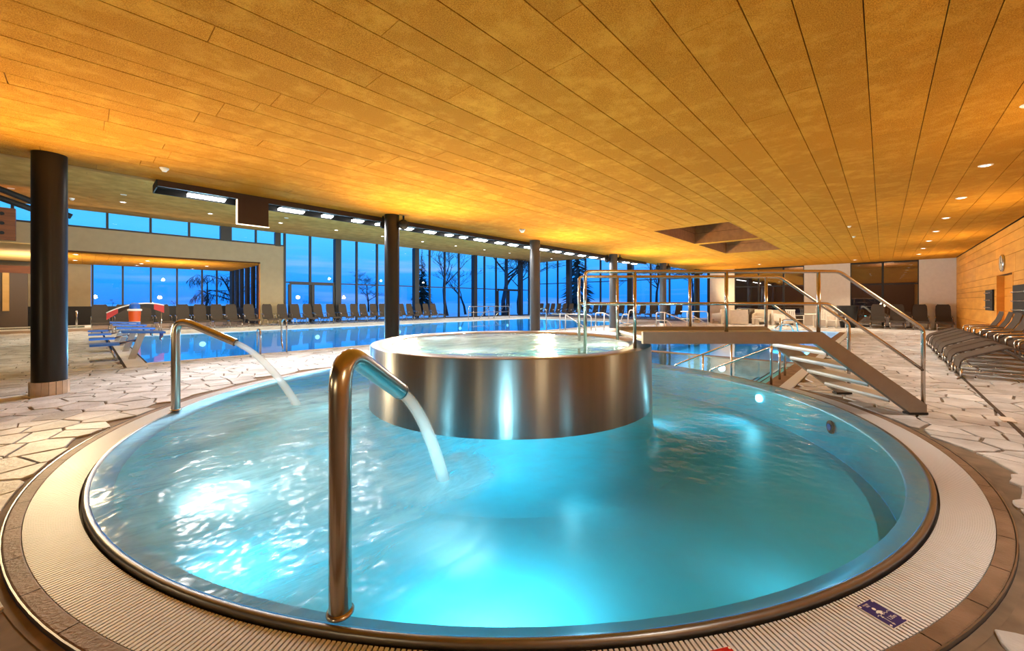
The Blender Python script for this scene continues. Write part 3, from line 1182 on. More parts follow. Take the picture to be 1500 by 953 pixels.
# lounge behind the glass
LR = struct('wall_lounge')
MB().b2((39, -3.2, 0), (39.2, 9.8, ZC)).build('back_wall', M['lounge_wall'], LR)
MB().b2((33.2, -3.3, 0), (39.2, -3.1, ZC)).build('side_wall', M['lounge_wall'], LR)
MB().b2((33.2, -3.2, ZC), (39.2, 9.8, ZC + .2)).build('lounge_ceiling', M['lounge_wall'], LR)
MB().b2((33.2, -3.2, -.06), (39.2, 9.8, -.01)).build('lounge_floor', M['greywall'], LR)
t = thing('bar_counter', 'dark bar counter with blue front seen through the lounge glass', 'counter', (37, 3.6, 0))
MB().b2((-.3, -1.9, 0), (.3, 3.6, 1.1)).build('counter_body', M['lounge_wall'], t)
MB().b2((-.34, -1.9, .55), (-.3, 3.6, 1.0)).build('front_panel', M['lounge_blue'], t)
MB().b2((-.4, -2, 1.1), (.36, 3.7, 1.16)).build('counter_top', M['white_wall'], t)
t = thing('shelf_unit', 'low display shelf with blue backboard behind the smaller lounge window', 'shelf', (35.4, .9, 0))
for z_ in (.12, .55, 1.0):
    MB().b2((-.3, -1.0, z_), (.3, .7, z_ + .06)).build('shelf_board', M['coping'] if z_ < .2 else M['lounge_wall'], t)
MB().b2((.24, -1.0, 1.06), (.3, .7, 1.75)).build('backboard', M['lounge_blue'], t)
MB().b2((-.28, -1.0, 0), (.28, .7, .12)).build('plinth', M['lounge_wall'], t)

# window wall towards the snow
WW = struct('window_3')
TH = [13.36, 20.45, 27.53, 34.69]
thin = [9.66, 11.38, 14.94, 16.71, 18.55, 22.01, 23.76, 25.52, 29.02, 30.76, 32.49, 36.3, 37.9]
for m_ in TH:
    MB().b2((m_ - .22, 30.75, 0), (m_ + .22, 31.2, ZH)).build('steel_post', M['dark_metal'], WW)
MB().b2((9.05, 30.95, 5.45), (9.4, 31.25, ZH)).build('steel_post', M['dark_metal'], WW)
MB().b2((5.9, 30.85, 5.5), (6.5, 31.2, ZH)).build('steel_post', M['dark_metal'], WW)
for m_ in thin:
    MB().b2((m_ - .065, 30.95, 0), (m_ + .065, 31.15, ZH)).build('mullion', M['dark_metal'], WW)
allm = sorted(TH + thin)
for a, b in zip(allm, allm[1:]):
    MB().b2((a + .06, 30.98, 2.92), (b - .06, 31.12, 3.0)).build('transom', M['dark_metal'], WW)
    MB().b2((a + .06, 31.03, .1), (b - .06, 31.05, 2.93)).build('pane', M['glass'], WW)
    MB().b2((a + .06, 31.03, 3.0), (b - .06, 31.05, ZH)).build('pane', M['glass'], WW)
MB().b2((9.66, 30.95, 0), (38, 31.15, .1)).build('sill', M['dark_metal'], WW)
cl = [-7, -5.8, -4.1, -2.4, -.63, .84, 2.6, 4.35, 6.2, 7.89, 9.22]
for a, b in zip(cl, cl[1:]):
    MB().b2((a + .05, 31.03, 5.5), (b - .05, 31.05, ZH)).build('pane', M['glass'], WW)
    if a not in (6.2,):
        MB().b2((a - .05, 30.95, 5.5), (a + .05, 31.15, ZH)).build('mullion', M['dark_metal'], WW)
MB().b2((-7, 30.98, 5.48), (9.66, 31.15, 5.57)).build('transom', M['dark_metal'], WW)
# doors in the window wall
for dn, (a, b) in (('door_2', (9.95, 13.1)), ('door_3', (30.9, 34.4))):
    d = struct(dn)
    MB().b2((a, 30.84, 2.80), (b, 30.96, 3.02)).build('door_head', M['dark_metal'], d)
    for m_ in (a, (a + b) / 2, b):
        MB().b2((m_ - .10, 30.84, 0), (m_ + .10, 30.96, 2.8)).build('door_post', M['dark_metal'], d)
    for m_ in ((a + b) / 2 - .25, (a + b) / 2 + .25):
        MB().tube([(m_, 30.8, .9), (m_, 30.8, 1.35)], .02, 6).build('door_handle', M['chrome'], d)
# end glass wall of the swimming hall
WG = struct('window_4')
ev = [30.9, 29.7, 28.1, 26.38, 24.27, 22.37, 20.6, 18.82, 16.76, 14.9, 13.09, 11.44, 10.0]
for m_ in ev:
    w = .26 if m_ in (26.38, 18.82) else .065
    MB().b2((38.0 - (.3 if w > .2 else 0), m_ - w, 0), (38.2, m_ + w, ZH)).build('steel_post' if w > .2 else 'mullion', M['dark_metal'], WG)
for b, a in zip(ev, ev[1:]):
    MB().b2((38.02, a + .06, 3.72), (38.16, b - .06, 3.80)).build('transom', M['dark_metal'], WG)
    MB().b2((38.08, a + .06, .1), (38.10, b - .06, 3.72)).build('pane', M['glass'], WG)
    MB().b2((38.08, a + .06, 3.8), (38.10, b - .06, ZH)).build('pane', M['glass'], WG)
MB().b2((38, 10, 0), (38.2, 31, .1)).build('sill', M['dark_metal'], WG)
# beige header and pier around the alcove
WB = struct('wall_window', MB().b2((-7, 31.0, 4.25), (8.15, 31.25, 5.50)).b2((8.15, 31.0, 0), (9.6, 31.25, 5.50)), M['beige'])
for k in range(8):
    MB().b2((8.10, 31.02, .02 + k * .515), (8.15, 31.24, .02 + k * .515 + .51)).build('plank', M['wallboard'], WB)
# alcove
WA = struct('wall_alcove', MB().b2((-7, 40, -.05), (.30, 40.2, 4.4)), M['beige'])
MB().b2((-7, 39.9, 0), (.30, 40, 1.25)).build('dark_wainscot', M['black'], WA)
MB().b2((.30, 39.9, 0), (8.4, 40.2, 1.25)).build('sill_wall', M['dark_metal'], WA)
MB().b2((8.3, 31.25, 0), (8.5, 40, 1.1)).build('sill_wall', M['dark_metal'], WA)
W5 = struct('window_5')
am = [.37, 1.87, 3.37, 4.88, 6.43, 7.4, 8.35]
for m_ in am:
    MB().b2((m_ - .05, 39.98, 1.25), (m_ + .05, 40.14, 4.14)).build('mullion', M['dark_metal'], W5)
for a, b in zip(am, am[1:]):
    MB().b2((a + .05, 40.05, 1.3), (b - .05, 40.07, 4.14)).build('pane', M['glass'], W5)
for m_, w in ((39.6, .22), (38.2, .25), (36.8, .22), (35.2, .30), (33.7, .22), (32.3, .25)):
    MB().b2((8.3, m_ - w, 1.1), (8.5, m_ + w, 4.14)).build('fin', M['black'], W5)
am = [40, 38.2, 36.8, 35.2, 33.7, 32.3, 31.3]
for b, a in zip(am, am[1:]):
    MB().b2((8.39, a + .03, 1.1), (8.41, b - .03, 4.14)).build('pane', M['glass'], W5)
# timber structure in the corner beyond the thick column
t = thing('wooden_beam', 'deep reddish glued timber beam with dark bolts beyond the thick dark column', 'beam', (-4.6, 27, 4.15))
for k in range(4):
    MB().b2((-2.4, -.15, .001 + k * .335), (2.6, .15, k * .335 + .333)).build('lamella', M['glulam'], t)
for k in range(3):
    MB().tube([(2.25, -.19, .28 + k * .40), (2.25, -.149, .28 + k * .40)], .07, 10).build('bolt', M['black'], t)
t = thing('steel_strut', 'upper dark sloping steel strut above the timber beam', 'strut', (-2, 26.5, 5.5))
MB().tube([(-3.0, 0, 2.1 - .35), (-.37, 0, .67), (1.6, 0, -.15)], .12, 8).build('strut_bar', M['black'], t)
t = thing('steel_strut', 'lower dark sloping steel strut touching the timber beam top', 'strut', (-2, 26.4, 5.5))
MB().tube([(-3.0, 0, 1.3), (-.37, 0, .30), (1.2, 0, -.30)], .12, 8).build('strut_bar', M['black'], t)
TB = struct('trim_2', MB().b2((-7, 38.5, 3.30), (-2.2, 38.7, 3.75)), M['glulam'])
mb = MB()
for k in range(8):
    mb.b2((-7, 27.2 + k * 1.42, 4.06), (-1.6, 28.61 + k * 1.42, 4.10))
struct('ceiling_soffit', mb, M['paleply'])
struct('wall_corner', MB().b2((-7, 38.6, 0), (-2.4, 38.8, 3.3)), M['greywall'])
struct('trim_3', MB().b2((-3.35, 38.45, 1.0), (-3.1, 38.6, 3.3)), M['paleply'])
# small plunge pool at the alcove end
t = thing('plunge_pool', 'small green plunge pool with white edges by the dark skirting past the thick column', 'pool', (-2.2, 36, 0))
MB().b2((-3, 1.45, -.02), (2.5, 1.75, .05)).build('edge', M['coping'], t)
MB().b2((-3, -1.75, -.02), (2.5, -1.45, .05)).build('edge', M['coping'], t)
MB().b2((2.2, -1.45, -.02), (2.5, 1.45, .05)).build('edge', M['coping'], t)
M['green_water'] = mat('green_water', (.10, .17, .13), .06)
MB().b2((-3, -1.45, -.02), (2.2, 1.45, .02)).build('water', M['green_water'], t)
t = thing('water_spout', 'slim chrome water spout post at the small plunge pool', 'spout', (-.35, 37.6, .05))
MB().tube([(0, 0, 0), (0, 0, .9)], .05, 8).build('post', M['chrome'], t)
MB().tube([(0, -.28, .9), (0, .2, .9)], .06, 8).build('spout_head', M['chrome'], t)

# ------------------------------------------------------------------ columns
cols = [-.4, 5.95, 12.3, 18.65, 25.0]
CL = ['thick black round column standing alone beside the paved deck and starting blocks', 'dark round column rising behind the steel spout pipe and whirlpool tub',
      'plain grey round column without floodlights behind the whirlpool tub', 'grey round column with two floodlights behind the bridge handrail end', 'grey round column with two floodlights in front of the end glass loungers']
for k, cx in enumerate(cols):
    t = thing('round_column', CL[k], 'column', (cx, 10.2, 0), 0, 'round columns')
    MB().lathe([(.205, .02), (.205, ZC + .02)], 40).build('shaft', M['column'] if k < 2 else M['columngrey'] if 'columngrey' in M else M['column'], t)
    if k == 0:
        for i in range(18):
            a = 2 * pi * i / 18
            MB().box((.214 * cos(a), .214 * sin(a), .11), (.03, .074, .22), a).build('plinth_tile', M['plinth'], t)
    else:
        MB().lathe([(.225, 0), (.225, .20), (.2, .20)], 32).build('plinth', M['plinth'], t)
    if k in (1, 3, 4):
        for s_ in (-1, 1):
            if k == 1 and s_ < 0:
                px_, py_, rr = -.27, .05, .10
            else:
                px_, py_, rr = .33 * s_, -.02, .145
            px_, py_ = uv(px_, py_)
            mb = MB().ball((px_, py_, ZC - .27), rr, 14)
            f = mb.build('floodlight', M['black'], t)
            MB().tube([(px_, py_, ZC - .27), (px_ * .5, py_ * .5, ZC - .2)], .035, 6).build('bracket', M['black'], f)
            MB().tube([(px_, py_, ZC - .20), (px_, py_, ZC - .02)], .03, 6).build('bracket', M['black'], f)
# extra column close to the end panel
t = thing('round_column', 'dark round column beside the pale end wall panel, its top behind two floodlights', 'column', (31.3, 10.2, 0), 0, 'round columns')
MB().lathe([(.205, .02), (.205, ZC + .02)], 32).build('shaft', M['column'], t)
MB().lathe([(.225, 0), (.225, .20), (.2, .20)], 32).build('plinth', M['plinth'], t)
for s_ in (-1, 1):
    px_, py_ = uv(.33 * s_, 0)
    f = MB().ball((px_, py_, ZC - .27), .145, 12).build('floodlight', M['black'], t)
    MB().tube([(px_, py_, ZC - .27), (px_ * .5, py_ * .5, ZC - .2)], .035, 6).build('bracket', M['black'], f)

# ------------------------------------------------------------------ ceiling fixtures
t = thing('light_trough', 'long dark brown metal light trough hung along the edge of the low timber ceiling', 'light trough', (1.0, 10.7, ZC))
LT = 22.6
MB().b2((0, -.03, -.13), (LT, .0, 0)).build('front_panel', M['brownmetal'], t)
MB().b2((0, .02, -.03), (LT, .62, -.005)).build('soffit', M['black'], t)
MB().b2((0, .60, -.16), (LT, .62, -.005)).build('rear_panel', M['black'], t)
MB().b2((-.02, -.03, -.16), (0, .62, 0)).build('end_plate', M['black'], t)
MB().b2((.2, .0, -.128), (LT, .012, -.118)).build('edge_profile', M['chrome'], t)
fl = None
for k, (fx, L) in enumerate(((1.87, .72), (3.62, .62), (4.52, .30), (5.38, .34), (6.06, .24), (6.97, .5), (7.9, .42), (8.7, .3), (9.35, .3), (10.2, .6), (11.2, .4), (12.0, .5), (13.0, .5), (14.0, .6), (15.0, .5), (16.0, .6), (17.1, .5), (18.2, .6), (19.4, .6), (20.6, .6), (21.8, .6), (22.9, .5))):
    nm = ['first', 'second', 'third', 'fourth', 'fifth', 'sixth', 'seventh', 'eighth', 'ninth', 'tenth', 'eleventh', 'twelfth', '13th', '14th', '15th', '16th', '17th', '18th', '19th', '20th', '21st', '22nd'][k]
    t = thing('trough_floodlight', f'bright white floodlight in the ceiling trough, {nm} counting from the thick dark column end', 'floodlight', (fx, 11.0, ZC - .035), 0, 'floodlights in the ceiling trough')
    MB().b2((-L / 2, -.16, -.07), (L / 2, .2, 0)).build('housing', M['black'], t)
    MB().slabyz([(.02, -.07), (.02, -.085), (.19, -.115), (.19, -.07)], -L / 2 + .02, L / 2 - .02).build('diffuser', M['flood_on'], t)
t = thing('display_board', 'square dark panel hanging below the ceiling edge with bright lit edges', 'board', (2.66, 10.68, ZC - .13))
MB().b2((-.31, -.03, -.56), (.31, .02, 0)).build('panel', M['brownmetal'], t)
MB().b2((-.325, -.035, -.575), (.325, .025, -.56)).build('bottom_edge', M['edge_glow'] if 'edge_glow' in M else M['lamp_on'], t)
MB().b2((-.325, -.035, -.56), (-.31, .025, -.02)).build('side_edge', M['edge_glow'] if 'edge_glow' in M else M['lamp_on'], t)


def downlight(loc, label, group, r=.085, on=True):
    t = thing('downlight', label, 'downlight', loc, 0, group)
    MB().lathe([(r * .7, 0), (r * .75, -.012), (r, -.012), (r + .012, 0)], 20).build('bezel', M['signwhite'], t)
    MB().disc((0, 0), r * .72, -.006, 20).build('lens', M['lamp_on'] if on else M['off_glass'], t)


ORD = ['first', 'second', 'third', 'fourth', 'fifth', 'sixth', 'seventh', 'eighth', 'ninth', 'tenth', 'eleventh']
for k, fx in enumerate((8.05, 11.08, 14.14, 17.2, 20.19, 23.15, 26.18, 29.2)):
    downlight((fx, -1.36, ZC), f'round ceiling downlight over the orange wall loungers, {ORD[k]} in the receding row', 'downlights over the orange wall loungers')
downlight((30.64, 1.18, ZC), 'round ceiling downlight in front of the smaller lounge window', 'downlights at the lounge')
downlight((29.98, 5.88, ZC), 'round ceiling downlight in front of the wider lounge window', 'downlights at the lounge')
for k, fx in enumerate((1.27, 4.71, 8.2, 11.6, 15.0, 18.5, 21.9, 25.3, 28.7, 32.1, 35.5)):
    downlight((fx, 27.05, ZH), f'round downlight in the high hall ceiling, {ORD[k]} from the alcove side', 'downlights in the high hall ceiling', .12)
for k, (fx, fy) in enumerate(((-2.1, 22.2), (-2.15, 27.3), (7.94, 25.2), (1.2, 25.16))):
    downlight((fx, fy, ZH), ['small unlit spot in the hall ceiling near its outer corner', 'small unlit spot in the hall ceiling above the dark steel struts', 'small unlit spot in the hall ceiling beyond the hanging dark panel', 'small unlit spot in the hall ceiling close to the first lit downlight'][k], 'unlit hall ceiling spots', .10, False)
for k, (fx, fy) in enumerate(((-.33, 32), (-.4, 36.5), (2.7, 33.7), (2.6, 36.4), (2.5, 38.3), (5.97, 35.46), (5.7, 39.2))):
    downlight((fx, fy, 4.12), ['alcove downlight near the header beside the thick column', 'alcove downlight deep in beside the thick column', 'alcove downlight of the middle three, closest to the header', 'alcove downlight in the centre of the middle three', 'alcove downlight of the middle three, closest to the window', 'alcove downlight nearer the orange jamb', 'alcove downlight at the bay window corner'][k], 'alcove downlights', .11)
for k, (fx, fy, z, lab) in enumerate(((10.13, 8.96, ZC, 'small white smoke detector on the bright ceiling near the plain grey column'), (1.0, 9.68, ZC, 'small pale detector on the ceiling near the trough end'),
                                      (-.41, 27.8, ZH, 'small white detector on the hall ceiling next to the thick black column'), (16.91, .79, ZC, 'tiny pale ceiling sensor nearer than its twin, beyond the roof light wells'), (19.66, .79, ZC, 'tiny pale ceiling sensor farther down the plank joint'))):
    t = thing('smoke_detector', lab, 'detector', (fx, fy, z))
    rr = (.09, .06, .09)[k] if k < 3 else .045
    MB().lathe([(.01, -rr * 1.1), (rr * .55, -rr * 1.1), (rr * .8, -rr * .6), (rr, -rr * .5), (rr, 0)], 16).build('head', M['signwhite'], t)
    MB().lathe([(rr * 1.15, 0), (rr * 1.15, -.012), (rr * .9, -.014)], 16).build('base_ring', M['coping'], t)

# ------------------------------------------------------------------ footbridge over the water
B = thing('footbridge', 'steel footbridge with open stairs leading over the pool to the whirlpool tub', 'bridge', (0, 0, 0), TURN)
YN, YF = 5.40, 6.68
prof = [(1.78, .965), (4.13, .965), (5.40, .035), (5.63, .035), (5.63, .14), (4.21, 1.127), (1.78, 1.127)]
for y, d in ((YN, .075), (YF, -.075)):
    MB().slabxz(prof, min(y, y + d), max(y, y + d)).build('stringer', M['bridge'], B)
    MB().b2((5.38, min(y, y + d) - .01, 0.006), (5.64, max(y, y + d) + .01, .035)).build('foot', M['black'], B)
MB().b2((1.78, YN + .075, 1.03), (4.2, YF - .075, 1.07)).build('deck', M['tread'], B)
mb = MB()
for k in range(8):
    mb.b2((1.8 + k * .3, YN + .075, .99), (1.84 + k * .3, YF - .075, 1.03))
mb.build('deck_ribs', M['bridge'], B, kind='stuff')
for k in range(4):
    z = 1.07 - .215 * (k + 1)
    xx = 4.22 + .287 * (k + .35)
    MB().b2((xx, YN + .075, z - .03), (xx + .30, YF - .075, z)).build('tread', M['tread'], B)
    MB().b2((xx + .285, YN + .075, z - .055), (xx + .30, YF - .075, z - .03)).b2((xx, YN + .075, z - .055), (xx + .015, YF - .075, z - .03)).build('tread_lip', M['bridge'], B)
rr = .024
for y, x0, zt in ((YN + .04, 1.0, 1.95), (YF - .04, 1.12, 1.955)):
    z0 = .62
    pts = [(x0, y, z0), (x0, y, zt), (4.47, y, zt), (5.62, y, 1.17), (5.62, y, .12)]
    MB().tube(fillet(pts, .07), rr, 10).build('handrail', M['rail'], B)
    pts = [(x0, y, 1.51), (4.32, y, 1.51), (5.62, y, .60)]
    MB().tube(fillet(pts, .04), rr * .9, 10).build('mid_rail', M['rail'], B)
    xs = ((1.68, .90), (2.93, 1.127), (4.19, 1.127)) if y < 6 else ((1.76, .90), (2.97, 1.127), (4.24, 1.1))
    for px_, zb in xs:
        MB().tube([(px_, y, zb), (px_, y, zt)], rr, 10).build('post', M['rail'], B)

# ------------------------------------------------------------------ water spouts on the pool rim
M['jet'], t_, p_, o_ = nodes('falling_water')
t_.nodes.remove(p_)
tr = N(t_, 'ShaderNodeBsdfTransparent')
df = N(t_, 'ShaderNodeBsdfDiffuse')
df.inputs[0].default_value = (.88, .93, .96, 1)
tl = N(t_, 'ShaderNodeBsdfTranslucent')
tl.inputs[0].default_value = (.85, .93, .97, 1)
ad = N(t_, 'ShaderNodeMixShader')
ad.inputs[0].default_value = .5
t_.links.new(df.outputs[0], ad.inputs[1])
t_.links.new(tl.outputs[0], ad.inputs[2])
mx = N(t_, 'ShaderNodeMixShader')
lw = N(t_, 'ShaderNodeLayerWeight', i_Blend=.35)
mr = N(t_, 'ShaderNodeMapRange')
mr.inputs['To Min'].default_value = .50
mr.inputs['To Max'].default_value = .08
t_.links.new(lw.outputs['Facing'], mr.inputs[0])
t_.links.new(mr.outputs[0], mx.inputs[0])
t_.links.new(tr.outputs[0], mx.inputs[1])
t_.links.new(ad.outputs[0], mx.inputs[2])
t_.links.new(mx.outputs[0], o_.inputs[0])
for (bx, by), ang, lab, end, ze, reach in (((.84, 1.915), atan2(.55, .83), 'big brushed steel water spout pipe standing nearest on the pool rim', .66, .955, 1.50),
                                           ((.86, 7.17), atan2(-.57, .82), 'brushed steel water spout pipe on the pool rim beside the paved deck', .74, .955, 1.55)):
    t = thing('water_spout', lab, 'spout', (bx, by, .035), ang, 'steel water spouts')
    pts = fillet([(0, 0, 0), (0, 0, 1.285), (end, 0, ze - .035)], .23, 12)
    pipe = MB().tube(pts, .052, 28, caps=False).build('pipe', M['steel'], t)
    MB().lathe([(.064, 0), (.064, .010), (.057, .016), (.053, .02)], 28).build('base_collar', M['steel'], t)
    d = (Vector(pts[-1]) - Vector(pts[-2])).normalized()
    e_ = Vector(pts[-1])
    MB().tube([e_ - d * .03, e_ - d * .028], .050, 24).build('mouth', M['channel'], pipe)
    MB().tube([e_ - d * .012, e_ + d * .001], [.054, .054], 28, caps=False).build('mouth_ring', M['rimsteel'], pipe)
    # jet
    jp, jr = [], []
    n = 14
    z0 = ze
    run = reach - end
    sl = d.z / d.x
    for i in range(n + 1):
        s_ = i / n
        x_ = run * s_
        z_ = (z0 - .035) + sl * x_ + (-.03 - (z0 - .035) - sl * run) * s_ * s_
        jp.append((end + x_, 0, z_))
        jr.append(.036 + .020 * s_)
    o = MB().tube(jp, jr, 16, caps=False).build('water_jet', M['jet'])
    o.location = (bx, by, .035)
    o.rotation_euler = (0, 0, ang)
    tag(o, 'white water jet pouring from the ' + ('big nearest' if by < 5 else 'deck side') + ' steel spout', 'water jet', 'water jets', 'stuff')

# ------------------------------------------------------------------ signs on the grate


def text_mesh(body, size):
    cu = bpy.data.curves.new('lettering', 'FONT')
    cu.body = body
    cu.size = size
    cu.extrude = .0004
    cu.resolution_u = 2
    cu.align_x = 'CENTER'
    o = bpy.data.objects.new('lettering', cu)
    COL.objects.link(o)
    me = bpy.data.meshes.new_from_object(o.evaluated_get(bpy.context.evaluated_depsgraph_get()))
    bpy.data.objects.remove(o)
    return me


def lettering(body, size, m_, parent, loc):
    me = text_mesh(body, size)
    me.materials.clear()
    me.materials.append(m_)
    o = bpy.data.objects.new('lettering', me)
    COL.objects.link(o)
    o.parent = parent
    o.location = loc
    return o


t = thing('depth_sign', 'small dark blue depth sign with white swimmer lying on the white grate', 'sign', (2.665, .005, .001), radians(-24))
w, h = .058, .073
MB().b2((-w - .003, -h - .003, 0), (w + .003, h + .003, .0035)).build('border', M['signwhite'], t)
MB().b2((-w, -h, .0035), (w, h, .005)).build('plate', M['signblue'], t)
for sx in (-1, 1):
    for sy in (-1, 1):
        MB().tube([(sx * (w - .006), sy * (h - .012), .005), (sx * (w - .006), sy * (h - .012), .0065)], .0055, 10).build('screw_cap', M['signwhite'], t)
mb = MB()
mb.tube([(-.004, .028, .0052), (-.004, .028, .0062)], .0085, 14)
mb.prism([(-.010, .016), (.002, .016), (.016, .008), (.018, .000), (.010, .004), (.004, -.006), (-.010, -.006), (-.012, .004), (-.022, .004), (-.024, .010)], .0052, .0062)
mb.build('swimmer', M['signwhite'], t)
mb = MB()
wv = [(-.045, -.008), (-.034, -.003), (-.023, -.011), (-.010, -.004), (.003, -.011), (.016, -.003), (.028, -.011), (.040, -.003), (.052, -.008)]
for p, q in zip(wv, wv[1:]):
    mb.tube([(*p, .0057), (*q, .0057)], .0013, 4)
mb.build('water_line', M['signwhite'], t)
mb = MB().b2((-.0285, -.060, .0052), (-.0255, -.014, .0062))
mb.prism([(-.034, -.056), (-.027, -.068), (-.020, -.056)], .0052, .0062)
mb.prism([(-.020, -.020), (-.027, -.010), (-.034, -.020)], .0052, .0062)
mb.build('depth_arrow', M['signwhite'], t)
lettering('1.35m', .024, M['signwhite'], t, (.016, -.042, .0056))
lettering('WASSER\nTIEFE', .011, M['signwhite'], t, (-.012, .056, .0056))
t = thing('prohibition_sign', 'small red prohibition sign with white ring at the picture edge on the grate', 'sign', (1.852, .478, .001), radians(-34))
w = h = .070
MB().b2((-w - .003, -h - .003, 0), (w + .003, h + .003, .0035)).build('border', M['signwhite'], t)
MB().b2((-w, -h, .0035), (w, h, .005)).build('plate', M['signred'], t)
MB().lathe([(.058, .0052), (.058, .0062), (.048, .0062), (.048, .0052)], 32).build('ring', M['signwhite'], t)
for sx in (-1, 1):
    MB().tube([(sx * (w - .008), h - .008, .005), (sx * (w - .008), h - .008, .0065)], .006, 10).build('screw_cap', M['signwhite'], t)

# ------------------------------------------------------------------ loungers


def make_lounger(name, label, group, prof, split, wid, dark=False, frame_front=.02):
    """prof: (y, z) along the sling from foot to head; split: index of the hip"""
    t = thing(name, label, 'lounger', (0, 0, 0), 0, group)
    fm = M['sling_dark'] if dark else M['sling']

    def sling(pts, taper):
        mb = MB()
        n = len(pts)
        vs = []
        for i, (y, z) in enumerate(pts):
            w_ = wid / 2
            if taper:
                if i == n - 1:
                    w_ *= .72
                elif i == n - 2:
                    w_ *= .93
            for dx, dz in ((-w_, 0), (-w_ * .55, -.012), (w_ * .55, -.012), (w_, 0), (w_, -.025), (-w_, -.025)):
                vs.append((dx, y, z + dz))
        fs = []
        for i in range(n - 1):
            for k in range(6):
                l = (k + 1) % 6
                fs.append((i * 6 + k, i * 6 + l, (i + 1) * 6 + l, (i + 1) * 6 + k))
        fs += [tuple(range(5, -1, -1)), tuple((n - 1) * 6 + k for k in range(6))]
        return mb.add(vs, fs)
    sling(prof[:split + 1], False).build('seat', fm, t)
    sling(prof[split:], True).build('backrest', fm, t)
    hip = prof[split]
    knee = max(prof[1:split], key=lambda q: q[1])
    for s_ in (-1, 1):
        x_ = s_ * (wid / 2 + .012)
        MB().tube([(x_, y, z - .02) for y, z in prof[:split + 2]], .014, 6).build('side_rail', fm, t)
        MB().tube([(x_, prof[0][0] + .03, prof[0][1] - .02), (x_, prof[0][0] + .02, 0)], .020, 6).build('leg', M['chrome'], t)
        MB().tube([(x_, hip[0] - .25, hip[1] - .02), (x_, hip[0] + .35, .0)], .020, 6).build('leg', M['chrome'], t)
        xa = s_ * (wid / 2 + .03)
        MB().tube(fillet([(xa, hip[0] - .28, hip[1] - .04), (xa, hip[0] - .30, hip[1] + .26), (xa, hip[0] + .28, hip[1] + .30)], .08, 4), .019, 6).build('armrest', M['chrome'], t)
    MB().tube([(-wid / 2, hip[0] + .30, .06), (wid / 2, hip[0] + .30, .06)], .014, 6).build('cross_bar', M['chrome'], t)
    MB().tube([(-wid / 2, .3, .16), (wid / 2, .3, .16)], .014, 6).build('cross_bar', M['chrome'], t)
    MB().tube([(-wid / 2 - .01, .03, .16), (-wid / 2 - .01, hip[0] + .2, .16)], .014, 6).build('lower_rail', M['chrome'], t)
    MB().tube([(wid / 2 + .01, .03, .16), (wid / 2 + .01, hip[0] + .2, .16)], .014, 6).build('lower_rail', M['chrome'], t)
    return t


UP = [(.0, .40), (.05, .46), (.45, .50), (.85, .46), (1.05, .47), (1.18, .72), (1.30, 1.10), (1.36, 1.32), (1.38, 1.42)]
REC = [(.0, .22), (.02, .36), (.08, .43), (.60, .66), (.70, .66), (1.02, .52), (1.18, .49), (1.42, .70), (1.58, .98), (1.64, 1.18), (1.65, 1.25)]
NTH = ['1st', '2nd', '3rd'] + [f'{k}th' for k in range(4, 30)]
# right row along the orange wall
l0 = None
for k in range(8):
    lab = f'brown sling lounger along the orange wall, {NTH[k]} counting from the picture edge'
    if l0 is None:
        l0 = make_lounger('sun_lounger', lab, 'loungers along the orange wall', REC, 6, .80)
        l0.location = (12.42, -1.13, 0)
        l0.rotation_euler = (0, 0, pi)
    else:
        dup(l0, (12.42 + 1.08 * k, -1.13 + R.uniform(-.03, .03), 0), pi + R.uniform(-.02, .02), lab)
# rows at the windows, facing the pool
l1 = make_lounger('sun_lounger', 'x', 'loungers in front of the bay window', UP, 4, .60, True)
for k, u in enumerate((.55, 1.40, 2.23, 3.06, 3.9, 4.72, 5.52, 6.29, 7.24, 8.29, 9.16)):
    lab = f'dark brown upright lounger by the bay window, {NTH[k]} from the thick column side'
    if k == 0:
        l1['label'] = lab
        l1.location = (u, 28.75, 0)
    else:
        dup(l1, (u, 28.75, 0), R.uniform(-.03, .03), lab)
l2 = None
for k, u in enumerate((10.01, 10.78, 11.57, 12.45, 13.37, 14.22, 14.99, 15.85, 16.63, 17.43, 18.4, 19.2, 20.1, 20.89, 21.7)):
    lab = f'dark brown upright lounger before the tall windows, {NTH[k]} from the beige wall'
    o = dup(l1, (u, 28.75, 0), R.uniform(-.03, .03), lab)
    o['group'] = 'loungers before the tall windows'
for k, v in enumerate((29.27, 28.36, 27.57, 26.76, 25.96, 25.04, 24.07, 23.04, 21.96, 21.0, 20.0, 19.0, 18.0, 16.79, 15.72, 14.6, 13.4)):
    lab = f'brown upright lounger at the end glass wall, {NTH[k]} from the far corner'
    o = dup(l1, (35.2, v, 0), -pi / 2 + R.uniform(-.03, .03), lab)
    o['group'] = 'loungers at the end glass wall'
for k, v in enumerate((-2.45, -1.55, -.62, .22)):
    lab = ['dark upright lounger in the corner by the orange wall', 'dark upright lounger before the white end panel, next to the corner one', 'dark upright lounger before the smaller lounge window, nearer the white panel', 'dark upright lounger before the smaller lounge window, nearer the black planter'][k]
    o = dup(l1, (31.15, v, 0), -pi / 2, lab)
    o['group'] = 'loungers at the far end wall'

